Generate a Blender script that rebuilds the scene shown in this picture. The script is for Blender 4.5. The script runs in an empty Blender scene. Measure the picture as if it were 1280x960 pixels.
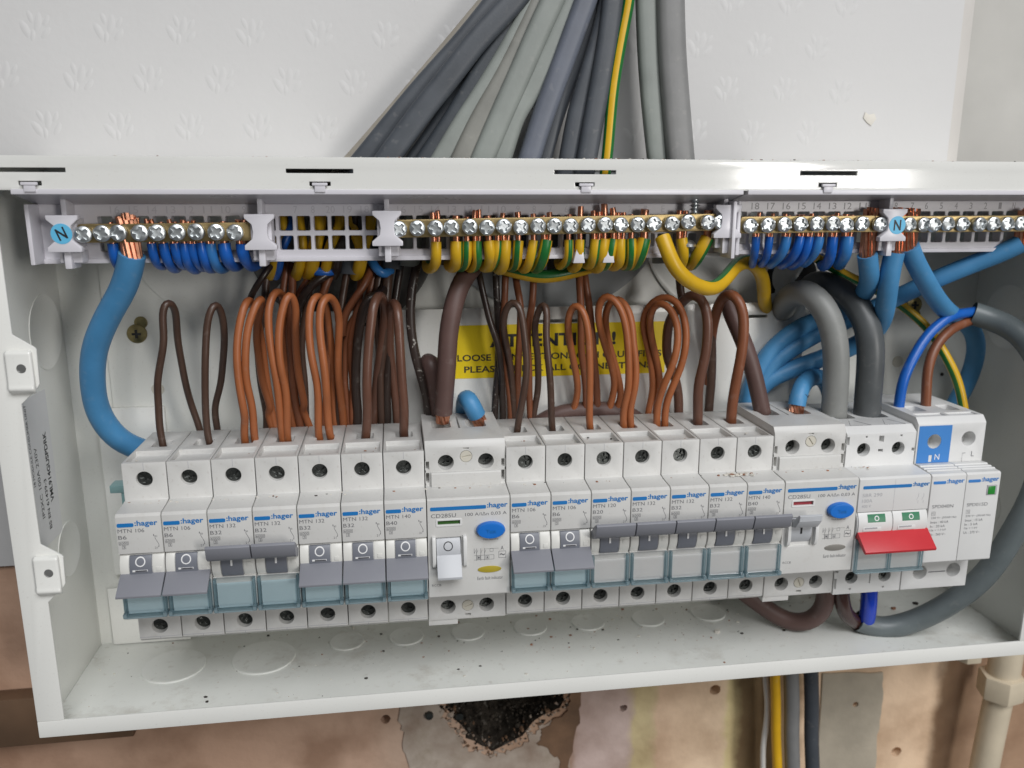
import bpy, bmesh, math, random
from mathutils import Vector, Matrix
R = math.radians
S = 0.001                       # everything below is in millimetres
sc = bpy.context.scene
col = sc.collection
random.seed(7)

# ------------------------------------------------------------------ camera, world, lamps, exposure
cd = bpy.data.cameras.new('camera'); cam = bpy.data.objects.new('camera', cd); col.objects.link(cam)
cam.location = (0.11196, -0.32371, 0.14455)
cam.rotation_euler = (math.pi / 2 - 0.2226, 0, -0.1421)
cd.sensor_width = 36; cd.lens = 1029.8 / 1280 * 36
cd.clip_start = 0.01; cd.clip_end = 50
cd.dof.use_dof = True; cd.dof.focus_distance = 0.352; cd.dof.aperture_fstop = 11
sc.camera = cam
wd = bpy.data.worlds.new('World'); sc.world = wd; wd.use_nodes = True
wd.node_tree.nodes['Background'].inputs[0].default_value = (0.93, 0.97, 1.0, 1)
wd.node_tree.nodes['Background'].inputs[1].default_value = 0.10
def area(name, loc, target, sx, sy, power, color):
    l = bpy.data.lights.new(name, 'AREA'); l.shape = 'RECTANGLE'; l.size = sx; l.size_y = sy; l.energy = power; l.color = color
    o = bpy.data.objects.new(name, l); col.objects.link(o); o.location = loc
    o.rotation_euler = (Vector(target) - Vector(loc)).to_track_quat('-Z', 'Y').to_euler()
    return o
area('window_light', (1.62, -2.5, 0.36), (0.2, 0.0, 0.05), 0.42, 0.85, 23, (1.0, 0.97, 0.93))
area('ceiling_bounce', (0.62, -1.6, 1.68), (0.2, 0.0, 0.0), 1.6, 1.1, 46, (0.98, 0.985, 1.0))
sc.view_settings.view_transform = 'Standard'; sc.view_settings.look = 'None'
sc.cycles.transparent_max_bounces = 32
sc.view_settings.exposure = 0.0; sc.view_settings.gamma = 1.0

# ------------------------------------------------------------------ materials
MATS = {}
def mat(name, c, rough=0.5, metal=0.0, var=0.08, scale=60, bump=0.0, bscale=400, dust=0.0, c2=None, spec=0.5, coat=0.0, dscale=900, stain=0.0, sscale=16):
    m = bpy.data.materials.new(name); m.use_nodes = True; MATS[name] = m
    nt = m.node_tree; N = nt.nodes; L = nt.links; b = N['Principled BSDF']
    b.inputs['Roughness'].default_value = rough; b.inputs['Metallic'].default_value = metal
    b.inputs['Specular IOR Level'].default_value = spec; b.inputs['Coat Weight'].default_value = coat
    tc = N.new('ShaderNodeTexCoord')
    nz = N.new('ShaderNodeTexNoise'); nz.inputs['Scale'].default_value = scale; nz.inputs['Detail'].default_value = 6
    L.new(tc.outputs['Object'], nz.inputs['Vector'])
    rp = N.new('ShaderNodeValToRGB'); L.new(nz.outputs['Fac'], rp.inputs[0])
    a = [max(0, x * (1 - var)) for x in c]; d = c2 or [min(1, x * (1 + var)) for x in c]
    rp.color_ramp.elements[0].position = 0.3; rp.color_ramp.elements[0].color = (*a, 1)
    rp.color_ramp.elements[1].position = 0.7; rp.color_ramp.elements[1].color = (*d, 1)
    out = rp.outputs[0]
    if dust:
        n2 = N.new('ShaderNodeTexNoise'); n2.inputs['Scale'].default_value = dscale; n2.inputs['Detail'].default_value = 3
        L.new(tc.outputs['Object'], n2.inputs['Vector'])
        r2 = N.new('ShaderNodeValToRGB'); L.new(n2.outputs['Fac'], r2.inputs[0])
        r2.color_ramp.elements[0].position = 0.62; r2.color_ramp.elements[0].color = (0, 0, 0, 1)
        r2.color_ramp.elements[1].position = 0.72; r2.color_ramp.elements[1].color = (dust, dust, dust, 1)
        mx = N.new('ShaderNodeMixRGB'); L.new(r2.outputs[0], mx.inputs[0]); L.new(out, mx.inputs[1])
        mx.inputs[2].default_value = (0.30, 0.25, 0.19, 1) if sum(c) > 1.2 else (0.55, 0.52, 0.47, 1)
        out = mx.outputs[0]
    if stain:
        n4 = N.new('ShaderNodeTexNoise'); n4.inputs['Scale'].default_value = sscale; n4.inputs['Detail'].default_value = 9; n4.inputs['Roughness'].default_value = 0.68
        L.new(tc.outputs['Object'], n4.inputs['Vector'])
        r4 = N.new('ShaderNodeValToRGB'); L.new(n4.outputs['Fac'], r4.inputs[0])
        r4.color_ramp.elements[0].position = 0.55; r4.color_ramp.elements[0].color = (0, 0, 0, 1); r4.color_ramp.elements[1].position = 0.80; r4.color_ramp.elements[1].color = (stain, stain, stain, 1)
        m4 = N.new('ShaderNodeMixRGB'); L.new(r4.outputs[0], m4.inputs[0]); L.new(out, m4.inputs[1]); m4.inputs[2].default_value = (0.26, 0.20, 0.13, 1)
        out = m4.outputs[0]
    L.new(out, b.inputs['Base Color'])
    rr = N.new('ShaderNodeMapRange'); rr.inputs[3].default_value = max(0.02, rough - 0.08); rr.inputs[4].default_value = min(1, rough + 0.08)
    L.new(nz.outputs['Fac'], rr.inputs[0]); L.new(rr.outputs[0], b.inputs['Roughness'])
    if bump:
        n3 = N.new('ShaderNodeTexNoise'); n3.inputs['Scale'].default_value = bscale; n3.inputs['Detail'].default_value = 4
        L.new(tc.outputs['Object'], n3.inputs['Vector'])
        bp = N.new('ShaderNodeBump'); bp.inputs['Strength'].default_value = bump; bp.inputs['Distance'].default_value = 0.0006
        L.new(n3.outputs['Fac'], bp.inputs['Height']); L.new(bp.outputs[0], b.inputs['Normal'])
    return m
mat('enamel', (0.80, 0.80, 0.765), 0.2, var=0.03, scale=14, bump=0.03, bscale=900, dust=0.10)
mat('enamel_gloss', (0.73, 0.73, 0.70), 0.11, var=0.03, scale=14, bump=0.015, bscale=300, dust=0.10)
mat('enamel_floor', (0.79, 0.80, 0.76), 0.30, var=0.06, scale=18, bump=0.04, bscale=500, dust=0.22, dscale=300, stain=0.75, sscale=24)
mat('enamel_back', (0.75, 0.755, 0.715), 0.35, var=0.05, scale=18, bump=0.03, bscale=700, dust=0.12)
mat('grey_plastic', (0.61, 0.605, 0.585), 0.42, var=0.05, scale=38, bump=0.05, bscale=2500, dust=0.16, dscale=700, stain=0.28, sscale=60)
mat('cream_plastic', (0.69, 0.685, 0.65), 0.36, var=0.02, bump=0.03, bscale=2500)
mat('white_plastic', (0.70, 0.70, 0.69), 0.40, var=0.02, bump=0.03, bscale=2500, dust=0.05)
mat('lilac_plastic', (0.66, 0.645, 0.685), 0.30, var=0.03, scale=40, bump=0.02, bscale=1500)
mat('numeral_relief_shade', (0.27, 0.26, 0.28), 0.4, var=0.05)  # darker colour paints the relief shade of digits raised in the carrier plastic
mat('numeral_faint_shade', (0.54, 0.525, 0.565), 0.4, var=0.05)  # weaker painted relief shade, for the left carrier's digits
mat('toggle_grey', (0.235, 0.24, 0.27), 0.42, var=0.03, bump=0.06, bscale=3000)
mat('rocker_grey', (0.165, 0.175, 0.205), 0.42, var=0.03, bump=0.04, bscale=3000)
mat('toggle_light', (0.52, 0.535, 0.56), 0.40, var=0.02, bump=0.03, bscale=3000)
mat('red_plastic', (0.56, 0.035, 0.045), 0.36, var=0.05, bump=0.03, bscale=2000)
mat('green_plastic', (0.012, 0.17, 0.075), 0.4, var=0.05)
mat('green_flag', (0.03, 0.10, 0.015), 0.4, var=0.1)
mat('green_window', (0.02, 0.22, 0.03), 0.3, var=0.3)
mat('red_flag', (0.30, 0.03, 0.045), 0.4, var=0.1)
mat('blue_button', (0.012, 0.16, 0.58), 0.30, var=0.04)
mat('blue_print', (0.010, 0.17, 0.47), 0.45, var=0.03)
mat('blue_panel', (0.045, 0.22, 0.58), 0.42, var=0.03)
mat('grey_print', (0.13, 0.13, 0.14), 0.6, var=0.05)
mat('pale_print', (0.40, 0.40, 0.42), 0.6, var=0.05)
mat('black_print', (0.02, 0.02, 0.022), 0.5, var=0.1)
mat('white_print', (0.78, 0.78, 0.78), 0.5, var=0.02)
mat('yellow_lens', (0.42, 0.33, 0.035), 0.35, var=0.1)
mat('grey_lens', (0.22, 0.21, 0.19), 0.35, var=0.1)
mat('beige_plug', (0.58, 0.55, 0.47), 0.5, var=0.05)
mat('white_card', (0.80, 0.79, 0.78), 0.6, var=0.02)
mat('blue_card', (0.61, 0.73, 0.77), 0.5, var=0.02)
mat('paper', (0.70, 0.70, 0.70), 0.6, var=0.02)
mat('sticker_yellow', (0.88, 0.65, 0.004), 0.45, var=0.03)
mat('sticker_blue', (0.12, 0.47, 0.72), 0.45, var=0.04)
mat('brass', (0.40, 0.30, 0.145), 0.42, 1.0, var=0.15, scale=200, bump=0.06)
mat('zinc', (0.66, 0.69, 0.70), 0.40, 1.0, var=0.12, scale=400, bump=0.06, bscale=1200)
mat('dark_steel', (0.10, 0.105, 0.10), 0.36, 1.0, var=0.35, scale=400, bump=0.15, bscale=1200)
mat('passivated', (0.33, 0.27, 0.13), 0.38, 1.0, var=0.3, scale=300)
mat('copper', (0.64, 0.30, 0.19), 0.33, 1.0, var=0.2, scale=500)
mat('teal_plastic', (0.22, 0.36, 0.36), 0.4, var=0.05)
mat('hole_grey', (0.30, 0.30, 0.29), 0.35, metal=0.6, var=0.1)
mat('dark_hole', (0.02, 0.02, 0.02), 0.8, var=0.2)
mat('grommet_grey', (0.34, 0.36, 0.37), 0.45, var=0.12, scale=70, bump=0.1, bscale=120)
mat('grommet_dark', (0.16, 0.155, 0.145), 0.6, var=0.3, scale=150, bump=0.4, bscale=500)
for n_, c_, r_, v_ in (('brown', (0.33, 0.105, 0.036), 0.44, 0.10), ('brown2', (0.20, 0.068, 0.030), 0.42, 0.12), ('midbrown', (0.125, 0.056, 0.036), 0.36, 0.10),
                       ('dkbrown', (0.070, 0.038, 0.026), 0.38, 0.12), ('black', (0.030, 0.019, 0.015), 0.33, 0.15), ('tailbrown', (0.105, 0.060, 0.052), 0.5, 0.10),
                       ('tailbrown2', (0.055, 0.024, 0.020), 0.2, 0.10), ('blue', (0.065, 0.245, 0.47), 0.46, 0.08), ('blue2', (0.010, 0.11, 0.46), 0.34, 0.08),
                       ('blue3', (0.008, 0.05, 0.52), 0.18, 0.08), ('blue4', (0.035, 0.19, 0.50), 0.36, 0.08), ('yellow', (0.70, 0.40, 0.012), 0.42, 0.06), ('yellow_pvc', (0.62, 0.37, 0.012), 0.40, 0.08),
                       ('green_pvc', (0.012, 0.145, 0.028), 0.40, 0.12), ('ltgrey', (0.24, 0.245, 0.235), 0.46, 0.06), ('ltgrey2', (0.225, 0.245, 0.228), 0.48, 0.08), ('ltgrey3', (0.205, 0.205, 0.185), 0.5, 0.10), ('ltgrey4', (0.20, 0.20, 0.198), 0.46, 0.08),
                       ('dkgrey', (0.085, 0.092, 0.095), 0.40, 0.08), ('dkgrey2', (0.135, 0.158, 0.163), 0.40, 0.10), ('slate', (0.058, 0.066, 0.078), 0.46, 0.12), ('slate2', (0.036, 0.043, 0.052), 0.48, 0.12), ('bluegrey', (0.115, 0.128, 0.16), 0.46, 0.10), ('beige', (0.33, 0.30, 0.25), 0.55, 0.10), ('white', (0.62, 0.61, 0.58), 0.45, 0.06)):
    mat(n_, c_, r_, var=v_, scale=90, bump=0.06, bscale=900, dust=(0.07 if n_ in ('ltgrey2', 'slate', 'bluegrey', 'ltgrey4', 'tailbrown', 'slate2') else 0.06), dscale=260)
mat('worn', (0.035, 0.024, 0.02), 0.4, var=0.3, scale=90, dust=0.75, dscale=520)
mat('wallpaper', (0.605, 0.60, 0.595), 0.7, var=0.05, scale=5, bump=0.16, bscale=260, stain=0.06, sscale=9)
mat('wall_edge', (0.60, 0.575, 0.545), 0.75, var=0.06, scale=30, bump=0.1)
mat('wall_return', (0.50, 0.49, 0.46), 0.8, var=0.10, scale=16, bump=0.1)
mat('plaster_pink', (0.34, 0.215, 0.155), 0.8, var=0.20, scale=16, bump=0.25, bscale=160, dust=0.18, dscale=60)
def bands():
    m = mat('plaster_bands', (0.4, 0.3, 0.2), 0.82, var=0.10, scale=20, bump=0.6, bscale=210)
    nt = m.node_tree; N = nt.nodes; L = nt.links
    tc = N.new('ShaderNodeTexCoord'); sp = N.new('ShaderNodeSeparateXYZ'); L.new(tc.outputs['Object'], sp.inputs[0])
    nz = N.new('ShaderNodeTexNoise'); nz.inputs['Scale'].default_value = 55; nz.inputs['Detail'].default_value = 7; L.new(tc.outputs['Object'], nz.inputs['Vector'])
    ad = N.new('ShaderNodeMath'); ad.operation = 'MULTIPLY_ADD'; ad.inputs[1].default_value = 0.014; L.new(nz.outputs['Fac'], ad.inputs[0]); L.new(sp.outputs[0], ad.inputs[2])
    mr = N.new('ShaderNodeMapRange'); mr.inputs[1].default_value = -0.15; mr.inputs[2].default_value = 0.55; L.new(ad.outputs[0], mr.inputs[0])
    rp = N.new('ShaderNodeValToRGB'); L.new(mr.outputs[0], rp.inputs[0]); cr = rp.color_ramp
    st = [(-150, (0.457, 0.293, 0.206)), (20, (0.548, 0.357, 0.254)), (96, (0.579, 0.396, 0.293)), (112, (0.548, 0.396, 0.301)), (204, (0.457, 0.301, 0.206)), (212, (0.335, 0.206, 0.135)), (217, (0.609, 0.476, 0.437)), (248, (0.655, 0.523, 0.477)), (252, (0.716, 0.603, 0.349)), (262, (0.700, 0.587, 0.349)), (265, (0.800, 0.587, 0.413)), (306, (0.800, 0.618, 0.437)), (309, (0.731, 0.618, 0.334)), (314, (0.670, 0.539, 0.287)), (317, (0.366, 0.254, 0.135)), (352, (0.335, 0.237, 0.135)), (358, (0.800, 0.603, 0.428)), (442, (0.800, 0.595, 0.413)), (449, (0.366, 0.230, 0.135)), (470, (0.411, 0.270, 0.175)), (550, (0.381, 0.237, 0.151))]  # dark brown stop beside the pipe paints a shadow into the plaster colour
    while len(cr.elements) < len(st): cr.elements.new(0.5)
    for e, (x, c) in zip(cr.elements, st): e.position = (x + 150) / 700; e.color = (*c, 1)
    n2 = N.new('ShaderNodeTexNoise'); n2.inputs['Scale'].default_value = 24; n2.inputs['Detail'].default_value = 8; L.new(tc.outputs['Object'], n2.inputs['Vector'])
    r2 = N.new('ShaderNodeValToRGB'); L.new(n2.outputs['Fac'], r2.inputs[0]); r2.color_ramp.elements[0].position = .34; r2.color_ramp.elements[0].color = (.66, .60, .55, 1); r2.color_ramp.elements[1].position = .58; r2.color_ramp.elements[1].color = (1.06, 1.05, 1.04, 1)
    mx = N.new('ShaderNodeMixRGB'); mx.blend_type = 'MULTIPLY'; mx.inputs[0].default_value = 1; L.new(rp.outputs[0], mx.inputs[1]); L.new(r2.outputs[0], mx.inputs[2])
    L.new(mx.outputs[0], N['Principled BSDF'].inputs['Base Color'])
bands()
mat('plaster_orange', (0.49, 0.325, 0.225), 0.75, var=0.10, scale=20, bump=0.15, bscale=160)
mat('plaster_lilac', (0.40, 0.295, 0.27), 0.8, var=0.12, scale=24, bump=0.2, bscale=200)
mat('plaster_white', (0.38, 0.27, 0.20), 0.85, var=0.3, scale=45, bump=0.9, bscale=120, c2=[0.54, 0.47, 0.40], stain=.7, sscale=40)
mat('plaster_brown', (0.165, 0.095, 0.055), 0.85, var=0.35, scale=60, bump=0.5, bscale=200)
mat('plaster_yellow', (0.43, 0.34, 0.17), 0.8, var=0.10, scale=30, bump=0.15)
mat('plaster_olive', (0.21, 0.14, 0.07), 0.8, var=0.25, scale=30, bump=0.2)
mat('plaster_cream', (0.43, 0.38, 0.30), 0.85, var=0.16, scale=40, bump=0.35, bscale=300)
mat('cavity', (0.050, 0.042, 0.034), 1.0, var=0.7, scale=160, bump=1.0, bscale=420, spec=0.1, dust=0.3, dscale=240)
mat('batten_wood', (0.13, 0.075, 0.042), 0.7, var=0.3, scale=26, bump=0.3, bscale=200)
mat('cream_paint', (0.60, 0.52, 0.39), 0.42, var=0.08, scale=50, bump=0.15, bscale=300)
mat('chip_white', (0.66, 0.63, 0.57), 0.8, var=0.1)
mat('chip_dark', (0.035, 0.028, 0.022), 0.7, var=0.3)
mat('chip_brown', (0.30, 0.14, 0.08), 0.8, var=0.3)
def clear(name, tint, refl):
    m = bpy.data.materials.new(name); m.use_nodes = True; MATS[name] = m
    nt = m.node_tree; N = nt.nodes; L = nt.links; N.remove(N['Principled BSDF'])
    t = N.new('ShaderNodeBsdfTransparent'); t.inputs[0].default_value = (*tint, 1)
    g = N.new('ShaderNodeBsdfGlossy'); g.inputs['Roughness'].default_value = 0.08
    f = N.new('ShaderNodeFresnel'); f.inputs[0].default_value = 1.49
    mm = N.new('ShaderNodeMath'); mm.operation = 'MULTIPLY'; mm.inputs[1].default_value = refl
    x = N.new('ShaderNodeMixShader'); L.new(f.outputs[0], mm.inputs[0]); L.new(mm.outputs[0], x.inputs[0]); L.new(t.outputs[0], x.inputs[1]); L.new(g.outputs[0], x.inputs[2])
    L.new(x.outputs[0], N['Material Output'].inputs[0])
clear('clear_tinted', (0.945, 0.978, 0.988), 1.0)
clear('clear_pale', (0.985, 0.992, 0.996), 1.0)
clear('clear_edge', (0.84, 0.925, 0.96), 1.0)
def edge_scatter():
    nt = MATS['clear_edge'].node_tree; N = nt.nodes; L = nt.links
    src = N['Material Output'].inputs[0].links[0].from_socket
    d = N.new('ShaderNodeBsdfDiffuse'); d.inputs[0].default_value = (0.68, 0.83, 0.88, 1); t = N.new('ShaderNodeBsdfTranslucent'); t.inputs[0].default_value = (0.62, 0.80, 0.86, 1)
    a = N.new('ShaderNodeMixShader'); a.inputs[0].default_value = .5; L.new(d.outputs[0], a.inputs[1]); L.new(t.outputs[0], a.inputs[2])
    x = N.new('ShaderNodeMixShader'); x.inputs[0].default_value = .38; L.new(src, x.inputs[1]); L.new(a.outputs[0], x.inputs[2]); L.new(x.outputs[0], N['Material Output'].inputs[0])
edge_scatter()

# ------------------------------------------------------------------ mesh helpers
class MB:
    def __init__(s): s.v = []; s.f = []; s.m = []
    def add(s, vs, fs, mi=0):
        k = len(s.v); s.v += [tuple(p) for p in vs]; s.f += [tuple(i + k for i in f) for f in fs]; s.m += [mi] * len(fs); return s
    def box(s, x0, x1, y0, y1, z0, z1, mi=0):
        return s.add([(x0, y0, z0), (x1, y0, z0), (x1, y1, z0), (x0, y1, z0), (x0, y0, z1), (x1, y0, z1), (x1, y1, z1), (x0, y1, z1)],
                     [(0, 3, 2, 1), (4, 5, 6, 7), (0, 1, 5, 4), (1, 2, 6, 5), (2, 3, 7, 6), (3, 0, 4, 7)], mi)
    def prism(s, poly, fa, fb, mi=0):            # poly 2D; fa / fb map a 2D point to the two end faces
        n = len(poly); k = [fa(p) for p in poly] + [fb(p) for p in poly]
        return s.add(k, [tuple(range(n)), tuple(range(2 * n - 1, n - 1, -1))] + [(i, (i + 1) % n, n + (i + 1) % n, n + i) for i in range(n)], mi)
    def xz(s, poly, y0, y1, mi=0): return s.prism(poly, lambda p: (p[0], y0, p[1]), lambda p: (p[0], y1, p[1]), mi)
    def yz(s, poly, x0, x1, mi=0): return s.prism(poly, lambda p: (x0, p[0], p[1]), lambda p: (x1, p[0], p[1]), mi)
    def xy(s, poly, z0, z1, mi=0): return s.prism(poly, lambda p: (p[0], p[1], z0), lambda p: (p[0], p[1], z1), mi)
    def mesh(s, me, M, mi=0):
        return s.add([M @ v.co for v in me.vertices], [tuple(p.vertices) for p in me.polygons], mi)
    def lathe(s, prof, c, axis='y', n=20, mi=0, closed=False):   # prof: (radius, offset along axis)
        vs = []; fs = []
        for r, h in prof:
            for k in range(n):
                a = 2 * math.pi * k / n; u, w = r * math.cos(a), r * math.sin(a)
                vs.append((c[0] + u, c[1] + h, c[2] + w) if axis == 'y' else (c[0] + u, c[1] + w, c[2] + h) if axis == 'z' else (c[0] + h, c[1] + u, c[2] + w))
        for j in range(len(prof) - 1):
            for k in range(n):
                fs.append((j * n + k, j * n + (k + 1) % n, (j + 1) * n + (k + 1) % n, (j + 1) * n + k))
        if not closed:
            fs.append(tuple(range(n))); fs.append(tuple(range(len(vs) - 1, len(vs) - n - 1, -1)))
        return s.add(vs, fs, mi)
    def build(s, name, mats, bevel=0, seg=2, smooth=35, merge=0.004):
        me = bpy.data.meshes.new(name)
        bm = bmesh.new()
        vv = [bm.verts.new(p) for p in s.v]
        for f, mi in zip(s.f, s.m):
            try: q = bm.faces.new([vv[i] for i in f]); q.material_index = mi
            except ValueError: pass
        if merge: bmesh.ops.remove_doubles(bm, verts=bm.verts, dist=merge)
        bmesh.ops.recalc_face_normals(bm, faces=bm.faces)
        if bevel:
            ed = [e for e in bm.edges if len(e.link_faces) == 2 and e.calc_face_angle(0) > R(38)]
            bmesh.ops.bevel(bm, geom=ed, offset=bevel, segments=seg, affect='EDGES', profile=0.6, clamp_overlap=True)
        bmesh.ops.scale(bm, vec=(S, S, S), verts=bm.verts)
        bm.to_mesh(me); bm.free()
        for m in (mats if isinstance(mats, (list, tuple)) else [mats]): me.materials.append(MATS[m])
        if smooth:
            me.shade_smooth(); me.set_sharp_from_angle(angle=R(smooth))
        return me
def fill2d(outer, holes):
    bm = bmesh.new(); ed = []
    for lp in [outer] + holes:
        vs = [bm.verts.new((p[0], p[1], 0)) for p in lp]
        ed += [bm.edges.new((vs[i], vs[(i + 1) % len(vs)])) for i in range(len(vs))]
    bmesh.ops.triangle_fill(bm, use_beauty=True, use_dissolve=False, edges=ed, normal=(0, 0, 1))
    bm.verts.index_update()
    r = [tuple(v.co[:2]) for v in bm.verts], [tuple(v.index for v in f.verts) for f in bm.faces]
    bm.free(); return r
def circ(x, z, r, n=20, a0=0.0): return [(x + r * math.cos(a0 + 2 * math.pi * k / n), z + r * math.sin(a0 + 2 * math.pi * k / n)) for k in range(n)]
def oval(x, z, a, b, n=28): return [(x + a * math.cos(2 * math.pi * k / n), z + b * math.sin(2 * math.pi * k / n)) for k in range(n)]
def rect(x0, x1, z0, z1): return [(x0, z0), (x1, z0), (x1, z1), (x0, z1)]
def rrect(x0, x1, z0, z1, r, n=5):
    p = []
    for cx, cz, a in ((x1 - r, z1 - r, 0), (x0 + r, z1 - r, 90), (x0 + r, z0 + r, 180), (x1 - r, z0 + r, 270)):
        p += [(cx + r * math.cos(R(a + 90 * k / n)), cz + r * math.sin(R(a + 90 * k / n))) for k in range(n + 1)]
    return p
def sheet(mb, outer, holes, front, back, mi=0, floor=True):
    """flat plate with holes: holes = [(loop, depth or None)]; front(p, d) maps 2D to 3D at depth d under the face; back = plate thickness or None"""
    vs, fs = fill2d(outer, [h[0] for h in holes])
    mb.add([front(p, 0) for p in vs], fs, mi)
    if back is not None:
        mb.add([front(p, back) for p in vs], fs, mi)
        n = len(outer)
        mb.add([front(p, 0) for p in outer] + [front(p, back) for p in outer], [(i, (i + 1) % n, n + (i + 1) % n, n + i) for i in range(n)], mi)
    for lp, d in holes:
        dd = d if d is not None else back
        if not dd: continue
        n = len(lp)
        mb.add([front(p, 0) for p in lp] + [front(p, dd) for p in lp], [(i, (i + 1) % n, n + (i + 1) % n, n + i) for i in range(n)] + ([tuple(range(n, 2 * n))] if d is not None and floor else []), mi)
def FXZ(y): return lambda p, d: (p[0], y + d, p[1])
def obj(name, me, parent=None, loc=None, rot=None, **props):
    o = bpy.data.objects.new(name, me); col.objects.link(o)
    if parent is not None: o.parent = parent
    if loc: o.location = [c * S for c in loc]
    if rot: o.rotation_euler = rot
    for k, v in props.items(): o[k] = v
    return o
def thing(name, label, cat, loc=(0, 0, 0), group=None):
    o = bpy.data.objects.new(name, None); col.objects.link(o); o.location = [c * S for c in loc]; o.empty_display_size = 0.01
    o['label'] = label; o['category'] = cat
    if group: o['group'] = group
    return o
def tag(o, label, cat, group=None):
    o['label'] = label; o['category'] = cat
    if group: o['group'] = group
    return o
# lettering: a glyph outline mesh in a unit box, cached
TX = {}
def glyphs(s, bold=0.0):
    k = (s, bold)
    if k not in TX:
        cu = bpy.data.curves.new('lettering', 'FONT'); cu.body = s; cu.size = 1; cu.resolution_u = 3; cu.offset = bold
        o = bpy.data.objects.new('lettering', cu); col.objects.link(o)
        bpy.context.view_layer.update()
        me = bpy.data.meshes.new_from_object(o.evaluated_get(bpy.context.evaluated_depsgraph_get()))
        bpy.data.objects.remove(o); bpy.data.curves.remove(cu)
        xs = [v.co.x for v in me.vertices]; ys = [v.co.y for v in me.vertices]
        TX[k] = (me, min(xs), max(xs), min(ys), max(ys))
    return TX[k]
def text(mb, s, x0, x1, z0, z1, y, mi=0, bold=0.0, rot=0.0, fr=None):
    """fit the ink of s in the box; drawn on the XZ plane at depth y (or through fr(u, v))"""
    me, a, b, c, d = glyphs(s, bold)
    sx = (x1 - x0) / (b - a); sz = (z1 - z0) / (d - c); cx, cz = (x0 + x1) / 2, (z0 + z1) / 2; cr, sr = math.cos(rot), math.sin(rot)
    vs = []
    for v in me.vertices:
        u = x0 + (v.co.x - a) * sx - cx; w = z0 + (v.co.y - c) * sz - cz
        u, w = cx + u * cr - w * sr, cz + u * sr + w * cr
        vs.append(fr(u, w) if fr else (u, y, w))
    mb.add(vs, [tuple(p.vertices) for p in me.polygons], mi)
def line(mb, x0, z0, x1, z1, w, y, mi=0):
    d = Vector((x1 - x0, z1 - z0)); n = Vector((-d.y, d.x)).normalized() * w / 2
    mb.add([(x0 + n.x, y, z0 + n.y), (x0 - n.x, y, z0 - n.y), (x1 - n.x, y, z1 - n.y), (x1 + n.x, y, z1 + n.y)], [(0, 1, 2, 3)], mi)
def ring(mb, x, z, r, w, y, mi=0, n=24):
    a = circ(x, z, r, n); b = circ(x, z, r - w, n)
    mb.add([(p[0], y, p[1]) for p in a + b], [(i, (i + 1) % n, n + (i + 1) % n, n + i) for i in range(n)], mi)

# ------------------------------------------------------------------ tubes
def smooth_path(P, step):
    P = [Vector(p) for p in P]
    if len(P) == 2: P = [P[0], P[0].lerp(P[1], 0.5), P[1]]
    out = []
    for i in range(len(P) - 1):
        p0 = P[i - 1] if i else P[0] * 2 - P[1]; p1 = P[i]; p2 = P[i + 1]; p3 = P[i + 2] if i + 2 < len(P) else P[-1] * 2 - P[-2]
        t0 = 0; t1 = t0 + max(1e-3, (p1 - p0).length) ** 0.5; t2 = t1 + max(1e-3, (p2 - p1).length) ** 0.5; t3 = t2 + max(1e-3, (p3 - p2).length) ** 0.5
        n = max(2, int((p2 - p1).length / step))
        for k in range(n):
            t = t1 + (t2 - t1) * k / n
            A1 = p0 * ((t1 - t) / (t1 - t0)) + p1 * ((t - t0) / (t1 - t0)); A2 = p1 * ((t2 - t) / (t2 - t1)) + p2 * ((t - t1) / (t2 - t1)); A3 = p2 * ((t3 - t) / (t3 - t2)) + p3 * ((t - t2) / (t3 - t2))
            B1 = A1 * ((t2 - t) / (t2 - t0)) + A2 * ((t - t0) / (t2 - t0)); B2 = A2 * ((t3 - t) / (t3 - t1)) + A3 * ((t - t1) / (t3 - t1))
            out.append(B1 * ((t2 - t) / (t2 - t1)) + B2 * ((t - t1) / (t2 - t1)))
    out.append(P[-1])
    for _ in range(5):
        out = [out[0]] + [(out[i - 1] + out[i] * 2 + out[i + 1]) / 4 for i in range(1, len(out) - 1)] + [out[-1]]
    return out
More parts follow.
